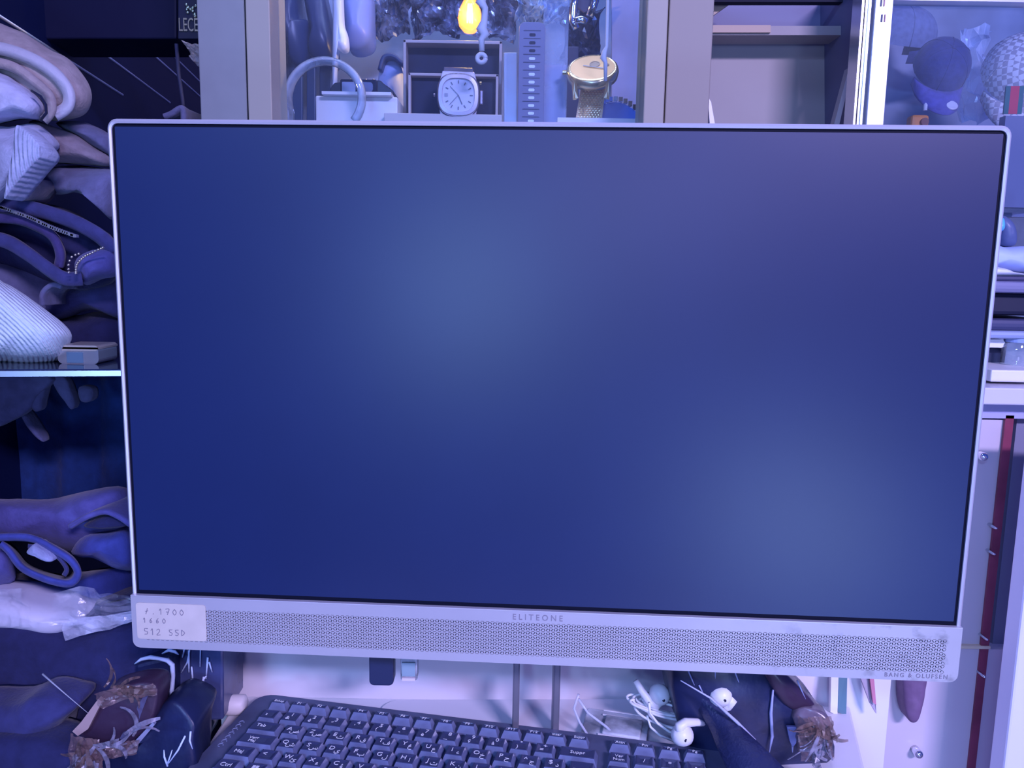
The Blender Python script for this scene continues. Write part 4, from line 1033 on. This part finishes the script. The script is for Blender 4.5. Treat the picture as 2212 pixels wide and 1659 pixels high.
MB().prism([Vector((a0, YR, ZT)), Vector((a0 + .6, YR, ZT)), Vector((a0 + .6, YR + .5, ZT)), Vector((a0, YR + .5, ZT))], (0, 0, -.022)).build('counter_top', m_ctop, ct, bevel=.002).matrix_parent_inverse = Matrix.Translation(-ct.location)
kpx(2080, 872, 2400, 905, YR + .03, .02, 'fascia', mat('fascia_blue', (.42, .42, .66), .5))
kpx(1900, 905, 2160, 1394, YR + .035, .02, 'upper_panel', m_lil)
kpx(1850, 1394, 2140, 1400, YR + .028, .02, 'panel_edge', mat('edge_warm', (.72, .58, .42), .5))
kpx(1850, 1400, 2140, 2400, YR + .033, .02, 'lower_panel', m_lil2)
# red trim: an upright strip at the right end of the panels
xt = A(2170, 910, YR + .03).x + .006
zt_, zb_ = A(2168, 906, YR).z, A(2108, 1760, YR).z
MB().prism([Vector((xt - .005, YR + .03, zt_)), Vector((xt + .006, YR + .03, zt_)), Vector((xt + .006, YR + .03, zb_)), Vector((xt - .005, YR + .03, zb_))], (0, .004, 0)).build('red_edge_trim', mat('red_trim', (.26, .045, .09), .4, noise_amt=.3, noise_scale=30), ct).matrix_parent_inverse = Matrix.Translation(-ct.location)
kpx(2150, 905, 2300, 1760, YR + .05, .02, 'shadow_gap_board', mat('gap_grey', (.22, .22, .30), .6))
for (x, y, r_) in ((2125, 987, .006), (1985, 1630, .006), (2130, 1380, .002), (2124, 1460, .0022), (2150, 1140, .002), (2146, 1196, .002)):
    c = A(x, y, YR + .02)
    MB().lathe([(r_, .016), (r_, 0), (r_ * .7, -.003), (r_ * .2, -.004)], c, axis='Y', n=14).build('screw', m_chrome, ct, smooth=True).matrix_parent_inverse = Matrix.Translation(-ct.location)
wd = kpx(2197, 938, 2420, 1900, .92, .03, 'white_door_panel', mat('door_white', (.80, .80, .95), .35), None, bevel=.003)
xv = A(2196, 1000, .92).x; tag(wd, 'tall white door panel at the right edge beside the red trim', 'panel')
# goods on the counter
def good(x0, y0, x1, y1, Y, d, name, M, lb, cat, bev=.002, group='goods on the right counter'):
    o = kpx(x0, y0, x1, y1, Y, d, name, M, None, bevel=bev); tag(o, lb, cat, group); return o
good(2141, 800, 2260, 826, YR + .03, .12, 'white_carton', m_white, 'flat white carton lying on the counter edge', 'box')
g = empty('clear_jar', tuple(A(2190, 800, YR + .1)), label='clear round jar behind the white carton', cat='jar')
sj = (YR + .1) / F
MB().lathe([(26 * sj, -14 * sj), (28 * sj, 0), (28 * sj, 56 * sj), (24 * sj, 62 * sj)], n=24).build('jar_glass', glass_mat('jar_glass', .3, (.8, .9, .95), hscale=20), g, smooth=True)
MB().lathe([(25 * sj, 62 * sj), (25 * sj, 72 * sj), (20 * sj, 74 * sj)], n=24).build('lid', mat('jar_lid', (.25, .35, .6), .4), g)
good(2120, 752, 2166, 800, YR + .12, .08, 'dark_case', mat('case_dark', (.04, .045, .09), .4), 'dark boxy case beside the clear jar', 'case')
o = MB().prism([A(2110, 733, YR + .1), A(2166, 733, YR + .1), A(2176, 746, YR + .1), A(2164, 751, YR + .1), A(2110, 750, YR + .1)], (0, .08, 0)).build('white_packet', m_white); tag(o, 'white folded packet on top of the dark case', 'packet', 'goods on the right counter')
for i, (y0, y1, x0, c, lb) in enumerate(((716, 733, 2120, (.30, .36, .55), 'grey blue folder above the white packet'), (690, 716, 2120, (.05, .055, .13), 'dark glasses case below the black pile'), (633, 682, 2110, (.012, .014, .04), 'black bag filling the middle of the right pile'), (608, 634, 2120, (.20, .20, .34), 'grey violet wallet on the black bag'), (597, 609, 2130, (.05, .05, .12), 'thin dark tablet under the pale sheets'))):
    good(x0, y0, 2290, y1, YR + .08 + .01 * (i % 3), .14, ('folder', 'glasses_case', 'black_bag', 'wallet', 'tablet')[i], mat('pile_%d' % i, c, .45), lb, ('folder', 'case', 'bag', 'wallet', 'tablet')[i], bev=.006)
g = empty('pale_sheets', label='pale paper sheets curving over the right pile', cat='paper', group='goods on the right counter')
pillow([(2110, 575), (2160, 575), (2190, 580), (2215, 590), (2260, 598), (2110, 598)], YR + .09, .10, 'upper_sheet', mat('sheet_white', (.75, .76, .88), .5), g, wr=.001, seed=110)
pillow([(2110, 530), (2170, 526), (2200, 532), (2280, 535), (2280, 592), (2200, 582), (2165, 578), (2110, 580)], YR + .12, .12, 'blue_sheet', mat('sheet_blue', (.45, .55, .85), .6), g, wr=.001, seed=111)
g = empty('headphones', tuple(A(2185, 500, YR + .16)), label='dark headphones with a cyan ear cushion on the right pile', cat='headphones')
pillow([(2166, 470), (2180, 464), (2198, 478), (2206, 505), (2204, 530), (2180, 530), (2170, 512)], YR + .14, .05, 'ear_cup', mat('cup_slate', (.10, .13, .27), .4), g, wr=.0005, seed=112)
pillow([(2150, 470), (2172, 468), (2177, 480), (2176, 494), (2168, 500), (2150, 500)], YR + .13, .03, 'ear_cushion', mat('cyan_cushion', (.12, .50, .85), .4), g, wr=.0005, seed=113)
for ch in g.children: ch.matrix_parent_inverse = Matrix.Translation(-g.location)

# small things seen under the right end of the bar
g = empty('green_white_ruler', tuple(A(1812, 1545, .64)), label='dark green and white bar leaning on the white wall right of the black bundle', cat='ruler')
for (x0, x1, M_) in ((1796, 1812, m_white), (1812, 1831, mat('ruler_green', (.10, .20, .25), .35))):
    o = MB().prism([A(x0, 1440, .645), A(x1, 1442, .645), A(x1 - 3, 1546, .64), A(x0 - 2, 1538, .64)], (0, .004, 0)).build('bar_strip', M_, g); o.matrix_parent_inverse = Matrix.Translation(-g.location)
g = empty('pink_tag', label='pink and grey pointed tag hanging under the speaker bar', cat='tag')
MB().prism([A(1850, 1440, .65), A(1880, 1440, .65), A(1891, 1510, .645), A(1893, 1542, .645), A(1880, 1520, .645)], (0, .003, 0)).build('tag_card', mat('tag_grey', (.42, .36, .45), .5), g)
MB().prism([A(1876, 1440, .647), A(1886, 1440, .647), A(1893, 1523, .642), A(1886, 1518, .642)], (0, .002, 0)).build('pink_band', mat('tag_pink', (.55, .20, .30), .5), g)
g = empty('purple_reflection', label='dark mauve reflection built as a soft shape on the pale panel below the bar corner', cat='pouch')  # solid shape stands in for a mauve reflection on the panel
pillow([(1958, 1430), (2008, 1430), (2004, 1490), (1998, 1530), (1988, 1560), (1974, 1566), (1963, 1550), (1958, 1500)], 1.0, .034, 'soft_form', mat('mauve_reflection', (.22, .13, .25), .5, noise_amt=.3, noise_scale=40), g, wr=.002, seed=120, front=.25)

# ------------------------------------------------------------------ left bundle: black tape-wrapped box
m_tape = mat('black_wrapped', (.016, .024, .085), .38, noise_amt=.4, noise_scale=30, bump=.6, bump_scale=45)
m_tear = mat('torn_white', (.60, .72, .95), .5, bump=.4, bump_scale=200); m_brownl = mat('brown_leather', (.045, .025, .055), .36, bump=.5, bump_scale=40)
m_fray = film('frayed_tape', (.80, .62, .50), .35, .9, 60)
g = empty('taped_black_box', (A(420, 1500, .60).x, .60, TZ), label='black box wrapped in scratched film with white torn edges left of the keyboard', cat='box')
def bpx(pts, Y, d, name, M, par, **k):
    o = MB().prism([A(x, y, Y) for x, y in pts], (0, d, 0)).build(name, M, par, **k); o.matrix_parent_inverse = Matrix.Translation(-par.location); return o
bpx([(366, 1380), (482, 1380), (482, 1556), (372, 1560)], .60, .05, 'box_side', mat('wrapped_slate', (.07, .09, .22), .2, noise_amt=.5, noise_scale=25), g, bevel=.002)
bpx([(290, 1436), (365, 1418), (372, 1430), (374, 1600), (290, 1600)], .585, .06, 'box_front', m_tape, g, bevel=.003)
rnd = random.Random(3)
def streak(pts, Y, r, name='tear', M=m_tear, par=None):
    b = MB(); b.tube([A(x, y, Y) for x, y in pts], r, 6); o = b.build(name, M, par, smooth=True); o.matrix_parent_inverse = Matrix.Translation(-par.location); return o
streak([(291, 1434), (305, 1424), (325, 1420), (345, 1423), (362, 1427), (372, 1436), (374, 1460), (371, 1490), (372, 1520), (374, 1556)], .583, [.0006, .0014, .0018, .0015, .0018, .002, .0016, .0019, .0014, .0012], 'torn_edge', m_tear, g)
streak([(350, 1412), (365, 1404), (378, 1408), (386, 1414)], .59, [.0005, .0015, .0012, .0004], 'torn_edge', m_tear, g)
for pts in ([(410, 1402), (405, 1430), (392, 1452)], [(408, 1405), (408, 1452)], [(433, 1404), (432, 1440)], [(449, 1420), (445, 1466)], [(414, 1440), (416, 1468)], [(446, 1460), (425, 1484), (408, 1505)], [(399, 1400), (394, 1420)],
            [(405, 1500), (408, 1520)], [(430, 1500), (429, 1522)], [(452, 1430), (458, 1452)], [(440, 1462), (436, 1500)]):
    streak(pts, .5985, [.0004 + .0006 * rnd.random() for _ in pts], 'scratch', m_tear, g)
g = empty('brown_taped_packet', (A(250, 1560, .52).x, .52, TZ), label='dark brown packet in frayed clear tape at the lower left', cat='packet')
def lpil(pts, Y, d, name, M, par, **k):
    o = pillow(pts, Y, d, name, M, par, **k); o.matrix_parent_inverse = Matrix.Translation(-par.location); return o
lpil([(165, 1588), (190, 1545), (222, 1503), (280, 1481), (322, 1482), (336, 1500), (330, 1552), (300, 1592), (250, 1626), (212, 1612)], .53, .03, 'packet_body', m_brownl, g, wr=.002, seed=130, front=.14)
lpil([(182, 1600), (230, 1625), (300, 1592), (334, 1545), (372, 1530), (425, 1560), (420, 1600), (400, 1700), (182, 1700)], .535, .05, 'lower_wrap', m_tape, g, wr=.006, ws=35, seed=131, front=.12)
bpx([(292, 1600), (330, 1560), (334, 1566), (300, 1606), (262, 1632)], .527, .003, 'tape_edge', mat('tape_edge', (.30, .34, .50), .3), g)
bpx([(312, 1500), (322, 1496), (300, 1555), (268, 1600), (258, 1596)], .5285, .002, 'tape_glint', mat('tape_glint', (.10, .10, .19), .3), g)
o = MB().prism([A(156, 1580, .525), A(175, 1560, .525), (A(212, 1510, .525)), A(220, 1516, .525), A(190, 1575, .525), A(168, 1590, .525)], (0, .004, 0)).build('cardboard_edge', mat('cardboard', (.42, .30, .29), .7), g); o.matrix_parent_inverse = Matrix.Translation(-g.location)
def flakes(par, cx, cy, w_, h_, Y, n, M, seed, L=30, ang=None, name='frayed_tape'):
    """curled shreds of tape: thin twisted ribbons"""
    r = random.Random(seed)
    for i in range(n):
        x, y = cx + r.uniform(-w_, w_), cy + r.uniform(-h_, h_); a = r.uniform(0, PI) if ang is None else ang + r.uniform(-.6, .6); l = r.uniform(.6, 1.1) * L
        curl = r.uniform(-2.2, 2.2); wd_ = r.uniform(.0008, .0022); P = []; px, py = x, y
        for t in range(9):
            P.append(A(px, py, Y - .006 * math.sin(t / 8 * PI) * r.random() - .002 * (i % 3)))
            aa = a + curl * t / 8; px += math.cos(aa) * l / 8; py += math.sin(aa) * l / 8
        rs = []
        tw = r.uniform(-.6, .6)
        for t, p in enumerate(P):
            T = (P[min(t + 1, 8)] - P[max(t - 1, 0)]).normalized(); n_ = T.cross(Vector((0, -1, 0))).normalized()
            n_ = (n_ * math.cos(tw + t * .12) + Vector((0, -1, 0)) * math.sin(tw + t * .12))
            e = wd_ * (.35 + .65 * math.sin((t + .6) / 9.2 * PI)); th_ = T.cross(n_) * .0003
            rs.append([p - n_ * e - th_, p + n_ * e - th_, p + n_ * e + th_, p - n_ * e + th_])
        o = MB().rings(rs).build(name, M, par, smooth=False); o.matrix_parent_inverse = Matrix.Translation(-par.location)
m_fl = mat('tape_shred', (.42, .40, .52), .22, noise_amt=.5, noise_scale=120, alpha=.6); m_flb = mat('tape_shred_brown', (.30, .19, .17), .25, noise_amt=.6, noise_scale=120, alpha=.5)
for q4, sd_ in (([(205, 1500), (330, 1474), (335, 1500), (215, 1530)], 1), ([(150, 1585), (215, 1600), (225, 1670), (150, 1670)], 2), ([(200, 1608), (300, 1600), (290, 1632), (190, 1640)], 3)):
    o = crumple(q4, .518, 'torn_film', MATS.get('torn_film_brown') or film('torn_film_brown', (.26, .17, .17), .25, .8, 70), g, amp=.005, n=14, ny=6, seed=sd_); o.matrix_parent_inverse = Matrix.Translation(-g.location)
flakes(g, 190, 1628, 22, 22, .515, 12, m_fl, 5, 60, 1.9); flakes(g, 178, 1615, 12, 24, .512, 6, m_flb, 6, 60, 1.9)
flakes(g, 255, 1490, 45, 8, .52, 9, m_flb, 7, 70, -.25); flakes(g, 225, 1612, 24, 6, .515, 6, m_fl, 8, 70, .3)
flakes(g, 290, 1592, 40, 8, .515, 3, m_fl, 9, 80, -.6)
for pts in ([(400, 1590), (385, 1620), (360, 1655)], [(362, 1655), (355, 1635), (354, 1620)], [(362, 1650), (372, 1620)], [(412, 1580), (410, 1600), (416, 1618)]):
    streak(pts, .51, [.0007] * (len(pts) - 1) + [.0003], 'torn_strand', m_tear, g)
# round dark cap of a roller behind the keyboard's left corner
g = empty('dark_roller', (A(470, 1530, .62).x, .62, TZ), label='dark roller with a pale end lying behind the keyboard left corner', cat='roller')
MB().lathe([(.010, -.026), (.0105, -.024), (.0105, .0), (.010, .001)], (0, 0, .0105), axis='X', n=20).build('roller_body', m_black, g, smooth=True)
MB().lathe([(.0085, .0), (.0085, .022), (.006, .024)], (0, 0, .0105), axis='X', n=20).build('pale_end', m_warmw, g, smooth=True)

# ------------------------------------------------------------------ right bundle, strap, earphones
g = empty('black_wrapped_bundle', (A(1640, 1600, .58).x, .58, TZ), label='large black bundle wrapped in clear plastic right of the keyboard', cat='bundle')
lpil([(1470, 1400), (1640, 1400), (1690, 1462), (1735, 1505), (1780, 1545), (1800, 1585), (1802, 1672), (1600, 1672), (1478, 1600)], .56, .07, 'bundle_body', m_tape, g, wr=.004, ws=30, seed=140, front=.16)
lpil([(1650, 1430), (1700, 1460), (1745, 1505), (1770, 1540), (1745, 1556), (1700, 1530), (1660, 1470)], .555, .03, 'upper_lobe', m_brownl, g, wr=.002, seed=141, front=.2)
lpil([(1728, 1550), (1770, 1540), (1796, 1556), (1802, 1600), (1800, 1640), (1770, 1628), (1735, 1640), (1728, 1590)], .548, .03, 'torn_corner', mat('torn_brown', (.20, .16, .22), .25, noise_amt=.7, noise_scale=60), g, wr=.004, ws=120, seed=142)
o = crumple([(1726, 1548), (1796, 1546), (1804, 1640), (1732, 1645)], .536, 'torn_film', film('torn_film_brown', (.26, .17, .17), .25, .8, 70), g, amp=.006, n=14, seed=143); o.matrix_parent_inverse = Matrix.Translation(-g.location)
flakes(g, 1768, 1572, 20, 14, .535, 16, m_flb, 11, 50); flakes(g, 1772, 1600, 16, 26, .535, 14, m_fl, 12, 60, 2.0)
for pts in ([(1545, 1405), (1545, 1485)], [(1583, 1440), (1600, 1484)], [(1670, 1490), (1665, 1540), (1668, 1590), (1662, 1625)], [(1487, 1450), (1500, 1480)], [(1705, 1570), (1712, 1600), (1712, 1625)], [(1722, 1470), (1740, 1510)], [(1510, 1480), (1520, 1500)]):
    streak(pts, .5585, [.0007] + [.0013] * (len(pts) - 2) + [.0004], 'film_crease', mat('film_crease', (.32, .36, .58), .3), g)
bpx([(1700, 1570), (1722, 1570), (1720, 1605), (1712, 1615), (1706, 1600)], .556, .002, 'pale_patch', mat('pale_patch', (.14, .17, .38), .4), g)
g = empty('black_strap', (A(1600, 1600, .53).x, .53, TZ), label='wide black leather strap crossing in front of the wrapped bundle', cat='strap')
Lp = [A(1460, 1472, .575), A(1500, 1520, .565), A(1532, 1572, .55), A(1550, 1615, .53), A(1580, 1680, .51)]
Rp = [A(1470, 1470, .575), A(1535, 1510, .56), A(1590, 1560, .545), A(1645, 1610, .525), A(1715, 1680, .505)]
Lp, Rp = smooth_pts(Lp, False, 6), smooth_pts(Rp, False, 6)
rs = []
for a, c2 in zip(Lp, Rp):
    n_ = Vector((0, .003, -.001)); mid = (a + c2) / 2 + Vector((0, -.004, .003)); rs.append([a, mid, c2, c2 + n_, mid + n_, a + n_])
o = MB().rings(rs).build('strap_band', mat('strap_black', (.02, .028, .09), .4, bump=.4, bump_scale=300), g, smooth=True); o.matrix_parent_inverse = Matrix.Translation(-g.location)
streak([(1470, 1470), (1535, 1508), (1570, 1540), (1592, 1560), (1632, 1598)], .543, [.0004, .0008, .0012, .0013, .0006], 'worn_edge', mat('worn_edge', (.45, .48, .66), .5), g)
o.data.update()
TE = TZ
def bud(name, px, py, Y, rot, lb, s=1.0):
    p = A(px, py, Y); g = empty(name, tuple(p), rot, lb, 'earbud')
    MB().lathe([(.0005, -.0085), (.004, -.0078), (.0072, -.0045), (.0082, 0), (.0074, .0042), (.005, .0072), (.0012, .0088)], n=20).build('bud_head', m_rubber, g, smooth=True)
    MB().tube([Vector((.002, 0, .004)), Vector((.007, 0, .006)), Vector((.010, 0, .002)), Vector((.011, 0, -.010)), Vector((.011, 0, -.019))], [.004, .004, .0035, .0030, .0026], 10).build('bud_stem', m_rubber, g, smooth=True)
    MB().lathe([(.0012, 0), (.0012, -.0004)], (0, -.0072, .0035), axis='Y', n=8).build('vent', m_dark, g)
    return g
bud('earbud', 1425, 1500, .60, (math.radians(20), math.radians(150), math.radians(10)), 'white wired earbud standing on top of the coiled cable')
bud('earbud', 1474, 1588, .555, (math.radians(10), math.radians(-70), math.radians(20)), 'white wired earbud lying nearest the keyboard')
bud('earbud', 1556, 1503, .56, (math.radians(15), math.radians(62), 0), 'white earbud resting on the black bundle')
g = empty('earphone_cable', (A(1460, 1550, .59).x, .59, TZ), label='white earphone cable coiled beside the clear plastic case', cat='cable')
rnd = random.Random(5)
for k_ in range(10):
    cx, cy = 1438 + rnd.uniform(-14, 14), 1532 + rnd.uniform(-10, 14); rx, ry = rnd.uniform(44, 78), rnd.uniform(12, 30); ph = rnd.uniform(0, 6)
    P = []
    for t in range(26):
        a = ph + t / 25 * rnd.uniform(5.6, 6.2) if False else ph + t / 25 * 5.9
        y_ = cy + ry * math.sin(a) + .22 * rx * math.cos(a)
        P.append(A(cx + rx * math.cos(a), y_, .60 - .0004 * (y_ - 1535) - .002 * k_ / 3))
    b = MB(); b.tube(P, .0011, 6); o = b.build('cable_loop', m_rubber, g, smooth=True); o.matrix_parent_inverse = Matrix.Translation(-g.location)
streak([(1402, 1518), (1404, 1540), (1420, 1562), (1445, 1580), (1460, 1586)], .57, .0011, 'cable_lead', m_rubber, g)
streak([(1398, 1545), (1405, 1570), (1425, 1588), (1455, 1600)], .575, .0010, 'cable_lead', m_rubber, g)
# clear plastic case on the table
g = empty('clear_plastic_case', (A(1330, 1545, .60).x, .60, TZ + .003), (0, 0, math.radians(-14)), 'clear plastic blister case lying flat on the white base', 'case')
m_cl = glass_mat('blister', .8, (.93, .95, 1), hscale=30)
MB().box((0, 0, .003), (.052, .045, .006)).build('case_tray', m_cl, g, bevel=.001)
MB().box((.006, -.002, .0075), (.03, .026, .003)).build('case_dome', m_cl, g, bevel=.001)
for y in (-.021, -.016, .013, .020): MB().box((.004, y, .0072), (.032, .0012, .0008)).build('edge_ridge', m_white, g)
g = empty('clear_film_sheet', (A(1290, 1550, .6).x, .6, TZ), label='curled clear film sheet beside the stand posts', cat='film')
streak([(1250, 1500), (1240, 1530), (1252, 1560), (1268, 1585), (1272, 1600)], .59, .0011, 'film_edge', film('film_edge', (.75, .78, .95), .4, .8, 30), g)
streak([(1250, 1510), (1270, 1540), (1310, 1570), (1340, 1600)], .59, .0011, 'film_edge', MATS['film_edge'], g)
